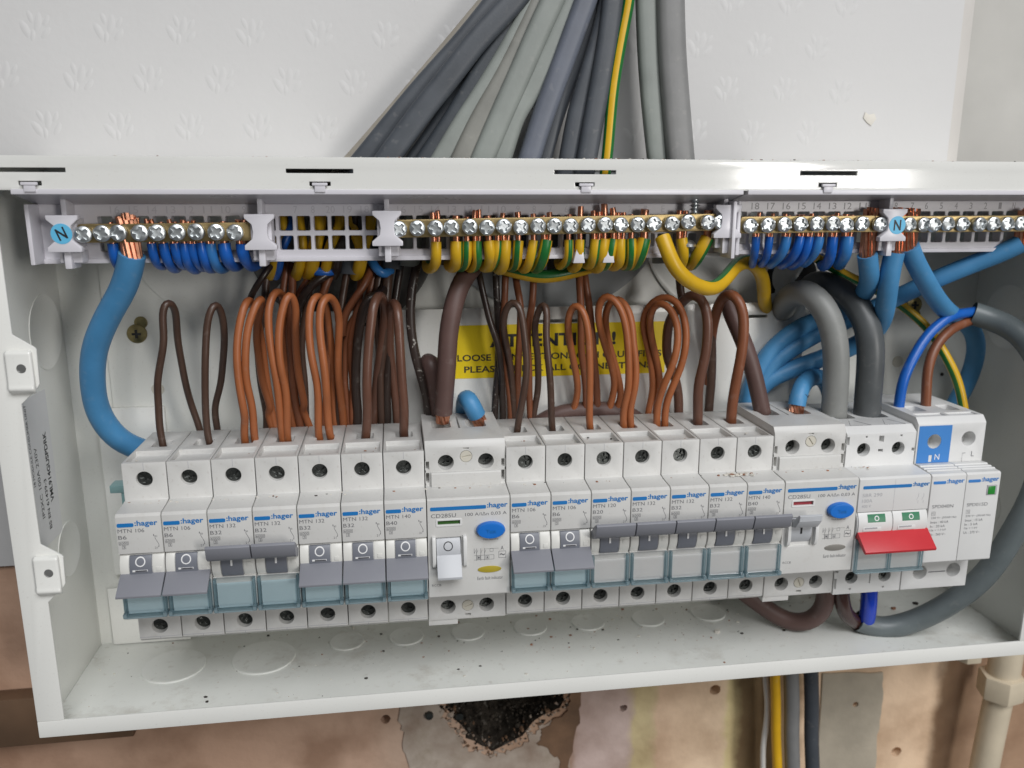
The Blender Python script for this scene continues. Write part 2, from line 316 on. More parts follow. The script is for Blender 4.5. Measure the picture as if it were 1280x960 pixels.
def tube(mb, P, r, sides=12, step=2.5, flat=None, mi=None, cap=True, ref=Vector((0, 1, 0)), smoothp=True, taper=None, transport=False):
    Q = smooth_path(P, step) if smoothp else [Vector(p) for p in P]
    n = len(Q); vs = []; u = None
    for i, q in enumerate(Q):
        t = (Q[min(i + 1, n - 1)] - Q[max(i - 1, 0)]).normalized()
        if u is None or not transport:
            u2 = t.cross(ref)
            if u2.length < 0.15: u2 = u if u is not None else t.cross(Vector((1, 0, 0)))
            if u is not None and u2.dot(u) < 0: u2 = -u2
            u2.normalize()
            u = u2 if u is None else (u.lerp(u2, 0.35) - t * u.lerp(u2, 0.35).dot(t)).normalized()
        else:
            u = (u - t * u.dot(t)).normalized()
        v = u.cross(t)
        k = taper(i / (n - 1)) if taper else 1
        for s_ in range(sides):
            a = 2 * math.pi * (s_ + 0.5) / sides
            ca, sa = math.cos(a), math.sin(a)
            if flat:                               # rounded flat section: r wide across, flat deep
                e = 0.55
                x = r * math.copysign(abs(ca) ** e, ca); y = flat * math.copysign(abs(sa) ** 0.8, sa)
            else: x, y = r * ca, r * sa
            vs.append(q + u * x * k + v * y * k)
    fs = []; ms = []
    for i in range(n - 1):
        for s_ in range(sides):
            fs.append((i * sides + s_, i * sides + (s_ + 1) % sides, (i + 1) * sides + (s_ + 1) % sides, (i + 1) * sides + s_)); ms.append(mi(s_, sides, i) if mi else 0)
    if cap:
        fs.append(tuple(range(sides))); fs.append(tuple(range(n * sides - 1, (n - 1) * sides - 1, -1))); ms += [0, 0]
    k = len(mb.v); mb.v += [tuple(p) for p in vs]; mb.f += [tuple(i + k for i in f) for f in fs]; mb.m += ms
    return Q

WIRES=[
('brown_wire','thin dark brown wire in a narrow loop over the leftmost breaker','wire','brown wires looped above the breakers','dkbrown',3.1,[(9.3,42,37.1),(8.7,42,46.3),(9.3,40.8,58.4),(10.3,39.1,66.6),(12.8,38,76.5),(14.8,38,86.2),(15.3,38,96.8),(16.2,38,100.5),(18.1,39,102),(19.4,41.2,100),(19,44.8,95.8),(17.1,49.6,85.3),(16.6,54.5,74.3),(16.8,58.2,62.1),(18.4,60.8,50.4),(20.7,62.4,38.7),(20.5,64,32.6)],{}),
('brown_wire','thin dark brown wire in a narrow loop over the second breaker','wire','brown wires looped above the breakers','dkbrown',3.1,[(29.2,42,37.3),(28.6,42,40.2),(28.5,40.6,52.5),(29.4,38.9,66),(30.9,38,77.1),(31.8,38,87.9),(33.5,38.3,95.9),(36.9,40,102.3),(38,43.4,95.1),(37.2,48.3,83.9),(35.2,53.4,72.9),(32.7,57.7,61.7),(27.9,60.6,48.7),(28.1,62.3,37.7),(27.8,64,32.3)],{}),
('brown_wire','outer orange brown wire of the pair entering the third breaker','wire','brown wires looped above the breakers','brown',3.35,[(44.2,42,37),(44.2,41.1,39.8),(45.8,38.5,49.8),(46,35.7,51.9),(44.5,34.3,66.3),(44.4,34.6,79.3),(46.1,36.1,90.7),(49,38.4,100.6),(50.2,42.3,102.3),(51.1,48.5,97.3),(51.9,55.4,83.7),(52.3,60.5,64.2),(53.6,63.1,44.3),(54.5,64,36.2)],{}),
('brown_wire','inner orange brown wire of the pair entering the third breaker','wire','brown wires looped above the breakers','brown',3.35,[(48.5,42,38.3),(48.3,41.1,40.3),(49,38.4,55.1),(47.8,36.4,67.7),(47.8,35.2,78.5),(49.3,35.7,88.7),(52.7,37.2,98.1),(55.5,39.1,103.3),(56.3,42,101.6),(53.2,46.6,94.2),(50.9,51.5,84.8),(50.4,55.2,71.9),(51,58.5,59.9),(53.3,60.4,48),(51.1,62.2,47.4),(53.2,64.1,38.4),(53.8,65,34)],{}),
('brown_wire','left orange brown wire of the pair entering the fourth breaker','wire','brown wires looped above the breakers','brown',3.4,[(60.6,42,37.8),(60.6,41.1,39.8),(60.8,38.5,51.9),(60.2,36.5,65.5),(59.6,36,75.4),(58.5,36.6,88.4),(58.8,38.6,99.1),(61.4,42.8,105.3),(63.1,48.3,103.4),(63.1,53.2,97.8),(61.2,56.9,89.9),(61.5,60.5,78.9),(62,63.1,55.7),(62.9,64,35.9)],{}),
('brown_wire','right orange brown wire of the pair entering the fourth breaker','wire','brown wires looped above the breakers','brown',3.4,[(62.7,42,37.7),(62.7,41.1,39.7),(63,38.4,49.2),(63.5,36.4,63.2),(63,34.5,72.9),(62.5,34.7,85.4),(64.5,36.2,98),(67.8,38.1,105.4),(69.6,40.4,100),(69,44.4,91.6),(67.9,50,80.6),(67.3,55.1,64.4),(68.8,58.6,49.3),(67.5,61.4,48.5),(70.5,64.1,37.7),(70.9,65,33.3)],{}),
('brown_wire','orange brown wire rising behind the fourth breaker to the terminal bar','wire','brown wires dropping from behind the terminal bars','brown2',3.6,[(66.3,64,35.7),(65.1,62,50),(64.8,60,59.2),(64.6,58,73.7),(64.7,56,85.2),(66.4,56,100.1),(67.1,60,111.8),(67.3,62,115.2)],{}),
('brown_wire','left orange brown wire of the pair entering the fifth breaker','wire','brown wires looped above the breakers','brown',3.4,[(76.7,42,37.8),(76.3,41,39.8),(77.3,38,51.4),(77.5,36,64.2),(75.9,35,73.8),(75.2,36,84.8),(75.7,38,97.6),(77.7,40,103.1),(79.9,44,103.3),(81.3,48,98.8),(81.7,54,89.9),(82.5,58,77.4),(82,62,62.5),(81.9,64,50.9),(82.2,65,34.8)],{}),
('brown_wire','right orange brown wire of the pair entering the fifth breaker','wire','brown wires looped above the breakers','brown',3.5,[(82,42,37.6),(81.7,40.8,39.6),(81.3,37.5,54),(81.7,34.8,61.6),(81.1,34,75.2),(80,34.8,88.2),(80.3,36.9,99.6),(82.9,40.2,103.7),(86,44.5,100.5),(87.1,48.8,92.6),(86.2,53.1,78.2),(85.4,57.4,63.4),(85.9,61.7,44.2),(86,64,34.9)],{}),
('brown_wire','orange brown wire curving down between the fifth and sixth breakers','wire','brown wires dropping from behind the terminal bars','brown2',3.5,[(88.6,66,35.1),(88.4,65,46.5),(87.5,63,59.2),(87.8,61,69.7),(89.8,60,82.5),(94.3,58,92.5),(98.2,58,95.2),(103.2,62,109.4),(106,64,116.5)],{}),
('brown_wire','brown wire slanting up right from the fifth breaker loops','wire','brown wires dropping from behind the terminal bars','brown2',3.6,[(87.8,58,82.9),(89,56,91.5),(91.4,55,95.7),(96.3,54,103.2),(100.1,55,108.5),(101.9,60,113.2),(104.2,64,117.6)],{}),
('brown_wire','reddish brown wire slanting up from the fifth breaker to the carrier','wire','brown wires dropping from behind the terminal bars','brown2',3.6,[(78,58,89.4),(79.1,56,97.2),(80.3,55,103.4),(83.2,55,108.7),(85.1,60,113.4),(86.1,64,117.8)],{}),
('brown_wire','glossy black brown wire slanting up right from the fourth breaker loops','wire','brown wires dropping from behind the terminal bars','black',4.0,[(67.7,56,89.9),(68.5,54,96.3),(71.2,53,101),(76.2,52,107.1),(82.1,53,110.6),(88.1,58,113.5),(93.4,62,117.8)],{}),
('brown_wire','dark red brown wire slanting up beside the glossy black brown one','wire','brown wires dropping from behind the terminal bars','brown2',3.6,[(66.8,60,94.1),(68.7,58,101.2),(73.8,57,108),(76.2,60,111.7),(78.3,64,117.9)],{}),
('brown_wire','thin black wire slanting up right from the third breaker loops','wire','brown wires dropping from behind the terminal bars','black',2.9,[(48,52,98.1),(49.8,48,102.7),(54.7,46,109.6),(59,48,115.3),(60.3,58,118.5)],{}),
('brown_wire','blackish brown wire at the left of the sixth breaker loop','wire','brown wires looped above the breakers','black',4.4,[(92.1,64,34.7),(92.7,63,43.6),(92.6,60,55.3),(93.7,56,70.5),(96,52,86.4),(98.2,50,96.9),(100.7,48,101.8),(103.7,50,102.2),(106.2,54,101),(109,60,107.6),(110.4,64,116.4)],{}),
('brown_wire','thick brown wire looping into the sixth breaker','wire','brown wires looped above the breakers','midbrown',4.2,[(97,42,37),(97.1,41,39.2),(98.4,38,51.9),(98.6,36,60.8),(99.9,36,77.6),(102,38,93.8),(103.1,40,100.1),(105.1,44,102.8),(107.3,50,100.1),(107.4,54,94.2),(106.3,57,84),(103.7,60,65.8),(101.7,63,54.3),(100.6,64,43),(99.6,65,34.1)],{}),
('brown_wire','thick brown wire looping into the seventh breaker','wire','brown wires looped above the breakers','midbrown',4.2,[(114.5,42,37),(114.5,40.8,39.6),(114.6,37.7,49.4),(114.1,36,67.1),(113.7,36.7,87.1),(113.4,39.7,97.3),(112.2,44.5,100),(110.5,49.9,98),(109.8,54.7,91.3),(109.3,59,76.6),(110.4,61.7,61.7),(111.5,63.8,46.4),(111.9,65,33.6)],{}),
('brown_wire','thick dark wire dropping from the carrier onto the seventh breaker loop','wire','brown wires dropping from behind the terminal bars','dkbrown',4.6,[(109.8,64,117.5),(109.2,58,110.1),(108.3,56,98.7),(107.5,56,89),(106.5,58,78.2),(103.6,62,58.4)],{}),
('brown_wire','scuffed black wire with white paint marks beside the brown tail','wire','brown wires dropping from behind the terminal bars','worn',4.4,[(123.2,62,116.4),(122.2,56,113.6),(120.5,54,108),(119.1,53,97.3),(119,53,86.2),(120.3,53,75),(122,54,66.5),(124.8,56,55.6),(127.3,60,42.7),(128.1,64,33.2)],{}),
('meter_tail','heavy purple brown tail entering the left residual current device','cable','heavy meter tails feeding the switches','tailbrown',8.6,[(153.1,64,118.6),(148.3,54,113.5),(142.1,46,108.5),(138.3,42,99),(135.4,41,85.7),(134.5,41,72),(133.2,42,57.9),(132.5,44,47.9)],{'cu': 'end', 'cul': 5}),
('meter_tail','short purple brown tail stub bulging behind the left heavy brown tail','cable','heavy meter tails feeding the switches','tailbrown',8.6,[(132.5,60,34.2),(131.1,56,51.1),(128.7,54,65.9),(127.3,54,71.2),(126.3,58,69.4),(127.4,64,57.2),(128.7,66,40.7),(130.5,68,29.9)],{}),
('meter_tail','blue tail bending back from the left residual current device','cable','heavy meter tails feeding the switches','blue',8.6,[(148.3,47,45.5),(146.8,46,48.7),(144.7,45,53.3),(143.9,50,53.3),(143.9,60,48.5),(143.9,66,40.1),(144,68,29.3)],{'cu': 'start', 'cul': 6}),
('brown_wire','dark brown wire hidden behind the third breaker loops','wire','brown wires dropping from behind the terminal bars','dkbrown',3.4,[(57.3,62,117.1),(55.2,60,107.7),(53.8,58,97.8),(49.6,59,79.5),(50,61,60.4),(50.6,64,44.2),(49.7,66,35.9)],{}),
('brown_wire','dull brown wire hidden behind the fourth breaker loops','wire','brown wires dropping from behind the terminal bars','brown2',3.4,[(65,62,117.1),(62.9,60,107.6),(61.5,58,97.7),(63.5,59,79.2),(64.1,61,59.9),(64.9,64,43.7),(64.2,66,35.3)],{}),
('brown_wire','dark brown wire hidden right of the fourth breaker loops','wire','brown wires dropping from behind the terminal bars','dkbrown',3.6,[(76.3,62,116.9),(74.2,60,107.4),(72.8,58,97.5),(68.8,59,79),(68.8,61,59.8),(68.9,64,43.5),(68.3,66,35.1)],{}),
('brown_wire','dull brown wire hidden behind the fifth breaker loops','wire','brown wires dropping from behind the terminal bars','brown2',3.4,[(82.7,62,116.9),(80.6,60,107.3),(79.2,58,97.4),(81.4,59,78.7),(79.2,61,59.4),(77.1,64,43.2),(76.5,66,34.7)],{}),
('brown_wire','dark brown wire hidden right of the fifth breaker loops','wire','brown wires dropping from behind the terminal bars','dkbrown',3.4,[(92,62,116.8),(89.8,60,107.2),(88.4,58,97.2),(86.5,59,78.6),(85.3,61,59.2),(84.2,64,42.9),(83.6,66,34.5)],{}),
('brown_wire','dull brown wire hidden left of the sixth breaker loop','wire','brown wires dropping from behind the terminal bars','brown2',3.4,[(99.1,62,116.7),(97,60,107.1),(95.6,58,97.1),(91.5,59,78.4),(91,61,59),(90.5,64,42.7),(90.1,66,34.2)],{}),
('brown_wire','dark brown wire hidden behind the sixth breaker loop','wire','brown wires dropping from behind the terminal bars','dkbrown',3.8,[(107.1,62,116.6),(105,60,107),(103.6,58,96.9),(104.3,59,78.1),(104.4,61,58.6),(104.5,64,42.2),(104.2,66,33.6)],{}),
('brown_wire','blackish wire hidden left of the seventh breaker loop','wire','brown wires dropping from behind the terminal bars','black',3.8,[(115.8,62,116.5),(113.7,60,106.8),(112.3,58,96.8),(108.7,59,78),(107.7,61,58.5),(106.8,64,42.1),(106.5,66,33.5)],{}),
('brown_wire','black wire slanting left onto the eighth breaker wires','wire','brown wires dropping from behind the terminal bars','black',3.1,[(150.6,62,116.1),(150.8,54,109.4),(153.4,53,98.6),(156.1,52,86.5),(158.7,52,78.8),(160.3,54,68),(161.6,58,53.2),(162.3,62,38.7),(162.6,64,31.8)],{}),
('brown_wire','scuffed dark wire dropping straight behind the eighth breaker loop','wire','brown wires dropping from behind the terminal bars','worn',3.3,[(159.6,62,116),(159.1,57,107.2),(159.2,56,93.3),(159.5,56,82.7),(159.8,57,68.2),(158.8,60,49.1),(158.1,62,38.9),(158.3,64,31.9)],{}),
('brown_wire','copper brown wire dropping left of the eighth breaker loop','wire','brown wires dropping from behind the terminal bars','brown2',3.3,[(164.5,62,116),(163.1,55,107.3),(162.5,55,93.4),(161.4,56,79.1),(163.5,58,64.2),(166,62,48.4),(166.7,64,38),(166.8,65,31.3)],{}),
('brown_wire','dark brown wire in a narrow loop entering the eighth breaker','wire','brown wires looped above the breakers','dkbrown',3.2,[(166.5,42,36.7),(166.9,41,42.7),(168.4,38,54.2),(170.1,37,68.3),(170.1,37,78.7),(168.9,38,88.8),(168.1,40,96.6),(165.7,42,99.6),(163.1,44,97.9),(161.4,46,93.3),(161.2,48,87.4),(162.2,51,79.9),(165.4,55,68.4),(167.6,60,52.6),(168.4,63,40.5),(168.8,65,31.2)],{}),
('brown_wire','mid brown wire dropping through the eighth breaker loop','wire','brown wires dropping from behind the terminal bars','brown2',3.3,[(168.7,62,115.9),(168.4,57,107.1),(169.2,52,97.2),(169.5,52,86.7),(169.7,55,71.9),(169.9,60,56.2),(171,63,40.4),(171.4,64,31.4)],{}),
('brown_wire','reddish brown wire slanting left between the eighth and ninth breaker loops','wire','brown wires dropping from behind the terminal bars','brown2',3.3,[(177.8,62,115.8),(176.2,55,107.2),(175.2,54,96.8),(173.8,55,84.7),(174.4,58,63.9),(175.4,62,48.1),(176.8,64,38.4),(177.2,65,30.9)],{}),
('brown_wire','dark brown wire in a narrow loop entering the ninth breaker','wire','brown wires looped above the breakers','dkbrown',3.2,[(183.6,42,36.8),(182.9,41,42.1),(181.9,38,60.8),(179.9,38,74.8),(179.5,40,86.2),(180.1,42,94.8),(179,44,99.2),(176.8,46,95),(175.8,49,85.6),(177.3,53,75.6),(179.3,57,65.4),(179.5,61,51.9),(178.1,63,41.6),(177.6,65,30.9)],{}),
('brown_wire','bright orange brown wire in a loop entering the tenth breaker','wire','brown wires looped above the breakers','brown',3.35,[(201.7,42,37.2),(200.6,40,41.7),(199.5,37,67.5),(198.5,37,84.9),(196.7,38,93.6),(193.7,41,98.6),(191.3,44,95.7),(190.9,47,88.3),(191.8,50,82.2),(195,54,71.4),(198.6,58,55.7),(199,61,47.5),(197,63,38.6),(196.3,65,30.9)],{}),
('brown_wire','left brown wire of the pair dropping behind the tenth breaker loop','wire','brown wires dropping from behind the terminal bars','brown2',3.5,[(199.4,62,115.6),(197.8,52,107.1),(198.2,52,89.6),(199.2,54,74.9),(202.8,59,55.4),(204.6,63,39.1),(205.3,65,29.7)],{}),
('brown_wire','right brown wire of the pair dropping behind the tenth breaker loop','wire','brown wires dropping from behind the terminal bars','brown2',3.5,[(201.7,62,115.6),(200.8,55,106.8),(203,55,94.1),(206.2,57,72),(209.3,61,54.7),(210.7,63,38.9),(211.9,65,30.3)],{}),
('brown_wire','outer orange brown wire of the pair looping into the eleventh breaker','wire','brown wires looped above the breakers','brown',3.4,[(218,42,37.3),(216.9,41,45.4),(218.1,38,56.2),(217.8,37,67.2),(217,37,81.2),(215.4,38,91.4),(212.6,42,98.9),(208.5,44,101.7),(205.6,47,96.7),(206.3,50,88.5),(210.6,54,76.3),(215.7,58,62.9),(218.3,61,52.4),(216,63,40.5),(215.1,65,31.4)],{}),
('brown_wire','inner orange brown wire of the pair looping into the eleventh breaker','wire','brown wires looped above the breakers','brown',3.4,[(221.6,42,37.2),(220.4,41,46),(221.6,38,57.6),(221.4,38,66.8),(220.2,38,80.9),(218.8,40,91.1),(216.7,46,98.3),(213,49,99.6),(210.7,52,95.6),(211,55,87),(214.7,58,74),(219.6,60,58.6),(221.7,62,46.7),(219.6,64,40.1),(219.7,65,31.2)],{}),
('brown_wire','inner orange brown wire of the teardrop pair entering the twelfth breaker','wire','brown wires looped above the breakers','brown',3.4,[(234.2,42,37.5),(233.6,40,48),(234.3,36,59),(237.9,35,69.1),(240.3,35,78.9),(240.1,36,87.8),(238.1,39,95),(234.3,43,98.4),(231.2,46,96),(231.1,49,90.3),(233.1,53,81.7),(238.3,58,66),(240.8,61,56.2),(241.1,63,45),(240.9,64,39.3),(240.6,65,31.2)],{}),
('brown_wire','outer orange brown wire of the teardrop pair entering the twelfth breaker','wire','brown wires looped above the breakers','brown',3.4,[(238.1,42,37.7),(237.7,41,47.6),(238.9,38,57),(242.5,37,66.4),(244.1,36,77.2),(244.1,37,87.5),(242.8,40,94.4),(240,45,99),(235.9,48,99.9),(232.3,50,97.2),(229.8,52,92),(229.7,55,85.1),(233.3,58,73.6),(236.7,61,61.7),(238.1,63,49.7),(236.6,64,38.7),(236.4,65,31.4)],{}),
('brown_wire','thick dark brown wire looping into the thirteenth breaker','wire','brown wires looped above the breakers','midbrown',4.7,[(254.5,42,37.1),(253.9,41,43.3),(252.7,38,58.7),(254.4,37,73.2),(255.1,37,88.7),(253.9,39,97.1),(251.2,44,101.1),(248.4,50,98),(246.3,54,93.6),(242.8,56,86.9),(242.4,58,77.8),(243.8,60,68.4),(248.8,62,57.3),(251.7,63,47.7),(252.3,64,38.1),(253.2,65,30.7)],{}),
('brown_wire','dark brown wire dropping straight behind the thirteenth breaker','wire','brown wires dropping from behind the terminal bars','dkbrown',4.6,[(263.3,56,86.5),(265,57,78.1),(267.4,60,57.1),(268.1,63,40.9),(269,65,30.1)],{}),
('brown_wire','thick brown wire looping into the fourteenth breaker','wire','brown wires looped above the breakers','brown2',5.0,[(271.4,42,37.6),(271.1,41,43.4),(270.6,38,58.1),(272,37,72.7),(272.7,37,86.9),(271.4,39,96.5),(268.4,44,101.4),(266.3,50,97.3),(265.3,54,90.3),(265.1,57,80.4),(266.2,60,69.8),(267,62,53.1)],{}),
('meter_tail','heavy purple brown tail slanting into the right residual current device','cable','heavy meter tails feeding the switches','tailbrown',8.2,[(272.7,58,95.9),(273.3,55,90.1),(277.2,50,79.7),(281.2,46,67.1),(285.1,44,52.6),(288.2,44,41.6)],{'cu': None}),
('meter_tail','heavy purple brown tail lying across behind the tenth breaker','cable','heavy meter tails feeding the switches','tailbrown',8.2,[(176.1,68,28),(179,66,33.8),(187.6,65,39.1),(203.6,64,41.7),(222.3,65,39.9),(233.2,66,34.6),(239.2,68,25.3)],{}),
('brown_wire','dark wire dropping from the earth bar above the thirteenth breaker loop','wire','brown wires dropping from behind the terminal bars','dkbrown',3.8,[(247.6,60,115.2),(246.9,56,108),(247.6,56,102.2),(249.5,57,95.5)],{}),
('neutral_tail','blue tail dropping from the second neutral bar and bending left behind','cable','heavy blue neutral tails on the right','blue',8.8,[(323.6,25,119.5),(325.7,26,113.3),(330.4,32,106.5),(335.1,44,99.1),(336.1,54,92.8),(332.1,58,87.5),(324.8,60,85.4),(318,62,83.2),(307.5,64,76.2),(297.7,65,65.6),(290.4,66,46.4),(289,66,28.1)],{'cu': 'start', 'cul': 6.5}),
('neutral_tail','blue tail hanging straight down beside the dark grey tail','cable','heavy blue neutral tails on the right','blue',9.0,[(336.8,25,120.4),(336.1,26,111.3),(337.3,28,104.2),(340.7,34,92.9),(346.4,48,81.1),(342.2,58,71.5),(332.9,60,67.6),(323.8,61,64),(311.7,62,59.6),(297.3,64,52.5),(291.6,66,40.9),(289.5,67,27.8)],{'cu': 'start', 'cul': 6.5}),
('neutral_tail','blue tail slanting down right from the last neutral bar','cable','heavy blue neutral tails on the right','blue',9.0,[(343.6,25,122.9),(346.8,26,117.7),(356.3,30,107.8),(370.2,38,96.1),(386,48,87.4),(402.4,58,81.6),(412.2,62,71.9),(414.1,64,61.7),(412.8,66,48.4),(408.4,67,37.3),(405.4,68,29.6)],{'cu': 'start', 'cul': 6.5}),
('neutral_tail','blue tail crossing left from the far right neutral screw','cable','heavy blue neutral tails on the right','blue',8.8,[(400.4,26,123.8),(396.7,28,120.8),(388,34,115.6),(371.3,42,106.4),(358.3,52,96.6),(349,58,90),(335.7,60,83.5),(323.2,62,77.4),(311.4,63,70.5),(299.7,64,60.8),(294.3,66,47.1),(293,67,27.7)],{'cu': 'start', 'cul': 7}),
('neutral_tail','short blue tail with printed mark entering the right residual current device','cable','heavy blue neutral tails on the right','blue',8.4,[(305,43,45.5),(305.2,43,48.1),(307.9,46,53.7),(314.2,52,56.3),(323.3,58,56.7),(330.7,62,51.5),(336.6,66,39.2),(340.1,68,23.3)],{'cu': 'start', 'cul': 4}),
('meter_tail','heavy light grey sheathed tail arching into the right residual current device','cable','heavy meter tails feeding the switches','ltgrey',12.2,[(309.4,74,87.9),(306.5,64,95.7),(308.2,54,100.3),(312,46,98.1),(316.5,40,89.2),(319.4,37,75),(320.8,37,60.5),(321.8,38,46.8),(322.8,39,36.4)],{}),
('meter_tail','heavy dark grey sheathed tail arching into the red main switch','cable','heavy meter tails feeding the switches','dkgrey',12.6,[(321.8,74,96.7),(321.4,66,103.2),(324.5,56,102.6),(329.6,48,98.3),(334,40,89.6),(336.1,36,78.6),(336.9,35,60.4),(337.8,36,45.5),(338.9,37,36.3)],{}),
('surge_supply_cable','grey sheathed cable curling round the right of the surge protector','cable',None,'dkgrey2',11.5,[(396.8,48,88.4),(405,44,85.6),(410.7,34,81.4),(415.6,22,68.2),(417.8,14,43.4),(414.7,12,9.1),(407.2,14,-15.6),(399.8,20,-40.3),(387,28,-59.7),(372.4,36,-72.9),(358.1,40,-76.7),(348.4,42,-72.4)],{'sheath': 1}),
('surge_wire','bright blue wire bending into the surge protector neutral terminal','wire',None,'blue2',5.0,[(398.1,47,89.3),(392.5,46,88.9),(380.1,42,87.5),(369.2,40,80.7),(360.5,38,69.4),(354.9,36,58.1),(354.3,36,48.3),(354.5,36,44.6)],{}),
('surge_wire','copper brown wire bending into the surge protector line terminal','wire',None,'brown2',4.8,[(398.6,48,85.1),(393.5,47,83.9),(381.7,43,80.3),(373.4,40,73.1),(368.7,37,62.7),(368.3,36,49.4),(368.8,36,44.8)],{}),
('switch_wire','glossy blue core rising into the main switch bottom terminal','wire',None,'blue3',8.2,[(352.4,41,-73.1),(350.3,37,-66.7),(348.8,35,-59.6),(346.8,33,-47.3)],{}),
('switch_wire','glossy dark brown core beside the blue one under the main switch','wire',None,'tailbrown2',8.0,[(350.4,44,-76),(343,40,-70),(336.1,36,-63.7),(332.9,34,-55.7),(330.9,33,-45.3)],{}),
('meter_tail','brown tail sagging under the right residual current device','cable','heavy meter tails feeding the switches','tailbrown',9.5,[(292.2,60,-61.4),(301.2,56,-67.9),(312.8,50,-74.9),(321.3,44,-72.8),(326.9,40,-64.7),(326.8,38,-56.4),(324.7,36,-45)],{}),
('neutral_tail','large blue tail curving down the left side into the leftmost breaker','cable',None,'blue',10.4,[(9.3,25,122.5),(8,26,118.1),(3.9,30,109.7),(-6.2,36,96),(-14.7,42,81.7),(-19.1,48,64.8),(-19.9,54,50.3),(-15.9,58,39),(-10.8,62,32.6),(-2.8,66,27.9)],{'cu': 'start', 'cul': 8}),
('earth_cable','thick yellow earth cable curving under the right end of the earth bar','cable',None,'gy_big',6.6,[(226.6,22,128.1),(227.5,20,124.1),(230,18,117.5),(238.5,20,109.6),(251.7,26,105),(260.7,34,108.3),(269.9,42,114.1),(280.4,50,114.5),(289.9,58,106.4),(295.1,66,96),(300.2,74,89.3)],{}),
('earth_cable','green and yellow cable sagging horizontally below the earth bar','cable',None,'gy_g',6.2,[(151.7,58,116.4),(167.6,52,111.2),(180.3,50,109),(196.4,52,111.6),(214.3,58,115.7)],{}),
('earth_wire','green and yellow wire slanting behind the blue tails to the surge protector','wire',None,'gy_l',4.6,[(313.7,52,116.3),(322.6,54,111.8),(334.6,58,106.2),(353.9,64,98.9),(371.6,66,89.8),(382.3,60,78.8),(387,52,67.7),(391.4,46,54.7),(395.9,44,39.7),(399.3,44,27.7)],{}),
('earth_wire','green and yellow earth wire, first from the left under the earth bar','wire','earth wires under the earth bar','gy_y',4.5,[(129.9,25,126.5),(129.8,24,122.6),(129.8,26,118.8),(128.8,34,115.2),(127.2,46,113.8),(127.2,62,115.9)],{'cu': 'start', 'cul': 0, 'tip': 2.2, 'n': 2}),
('earth_wire','green and yellow earth wire, second from the left under the earth bar','wire','earth wires under the earth bar','gy',5.2,[(138.4,25,126.6),(138.5,24,122.7),(138.9,26,119),(138.3,34,115.4),(137,46,114.1),(137.4,62,115.9)],{'cu': 'start', 'cul': 0, 'tip': 0.2, 'n': 1}),
('earth_wire','green and yellow earth wire, third from the left under the earth bar','wire','earth wires under the earth bar','gy',4.2,[(142.9,25,126.6),(142.8,24,122.7),(142.9,26,118.7),(142.2,34,115.1),(141.1,46,113.7),(141.6,62,116)],{'cu': 'start', 'cul': 0, 'tip': 1.2, 'n': 1}),
('earth_wire','green and yellow earth wire, fourth from the left under the earth bar','wire','earth wires under the earth bar','gy',4.2,[(147,25,126.7),(146.9,24,122.7),(147.2,26,119),(146.7,34,115.3),(145.7,46,114),(146.5,62,116)],{'cu': 'start', 'cul': 0, 'tip': 3.6, 'n': 2}),
('earth_wire','green and yellow earth wire, fifth from the left under the earth bar','wire','earth wires under the earth bar','gy_y',5,[(152,25,126.7),(152.3,24,122.8),(153.2,26,118.9),(153,34,115.2),(152.2,46,113.9),(153.2,62,116)],{'cu': 'start', 'cul': 0, 'tip': 0.6, 'n': 1}),
('earth_wire','green and yellow earth wire, sixth from the left under the earth bar','wire','earth wires under the earth bar','gy',4.2,[(155.7,25,126.7),(155.4,24,122.8),(155.3,26,119),(154.7,34,115.3),(154,46,114),(155.1,62,116)],{'cu': 'start', 'cul': 0, 'tip': 0.2, 'n': 1}),
('earth_wire','green and yellow earth wire, seventh from the left under the earth bar','wire','earth wires under the earth bar','gy',4.8,[(159.1,25,126.7),(158.9,24,122.8),(159,26,118.3),(158.6,34,114.6),(158,46,113.2),(159.2,62,116)],{'cu': 'start', 'cul': 0, 'tip': 0.6, 'n': 2}),
('earth_wire','green and yellow earth wire, eighth from the left under the earth bar','wire','earth wires under the earth bar','gy',4.5,[(164.6,25,126.8),(164.4,24,122.8),(164.8,26,118.9),(164.6,34,115.2),(164.1,46,113.9),(165.6,62,116.1)],{'cu': 'start', 'cul': 0, 'tip': 1.2, 'n': 1}),
('earth_wire','green and yellow earth wire, ninth from the left under the earth bar','wire','earth wires under the earth bar','gy',4.2,[(171.1,25,126.8),(170.3,24,122.9),(169.7,26,118.3),(169.1,34,114.6),(168.9,46,113.2),(170.6,62,116.1)],{'cu': 'start', 'cul': 0, 'tip': 1.2, 'n': 1}),
('earth_wire','green and yellow earth wire, tenth from the left under the earth bar','wire','earth wires under the earth bar','gy',5.2,[(176.6,25,126.9),(175.8,24,122.9),(175.2,26,118.7),(174.8,34,115),(174.7,46,113.7),(176.7,62,116.1)],{'cu': 'start', 'cul': 0, 'tip': 0.6, 'n': 2}),
('earth_wire','green and yellow earth wire, eleventh from the left under the earth bar','wire','earth wires under the earth bar','gy',3.9,[(186.3,25,126.9),(185.9,24,123),(186.1,26,119.1),(186.2,34,115.4),(186.5,46,114.1),(188.9,62,116.2)],{'cu': 'start', 'cul': 0, 'tip': 1.2, 'n': 1}),
('earth_wire','green and yellow earth wire, twelfth from the left under the earth bar','wire','earth wires under the earth bar','gy',4.2,[(191.2,25,127),(191,24,123),(191.6,26,118.2),(192,34,114.4),(192.5,46,113.1),(195.1,62,116.2)],{'cu': 'start', 'cul': 0, 'tip': 3.6, 'n': 1}),
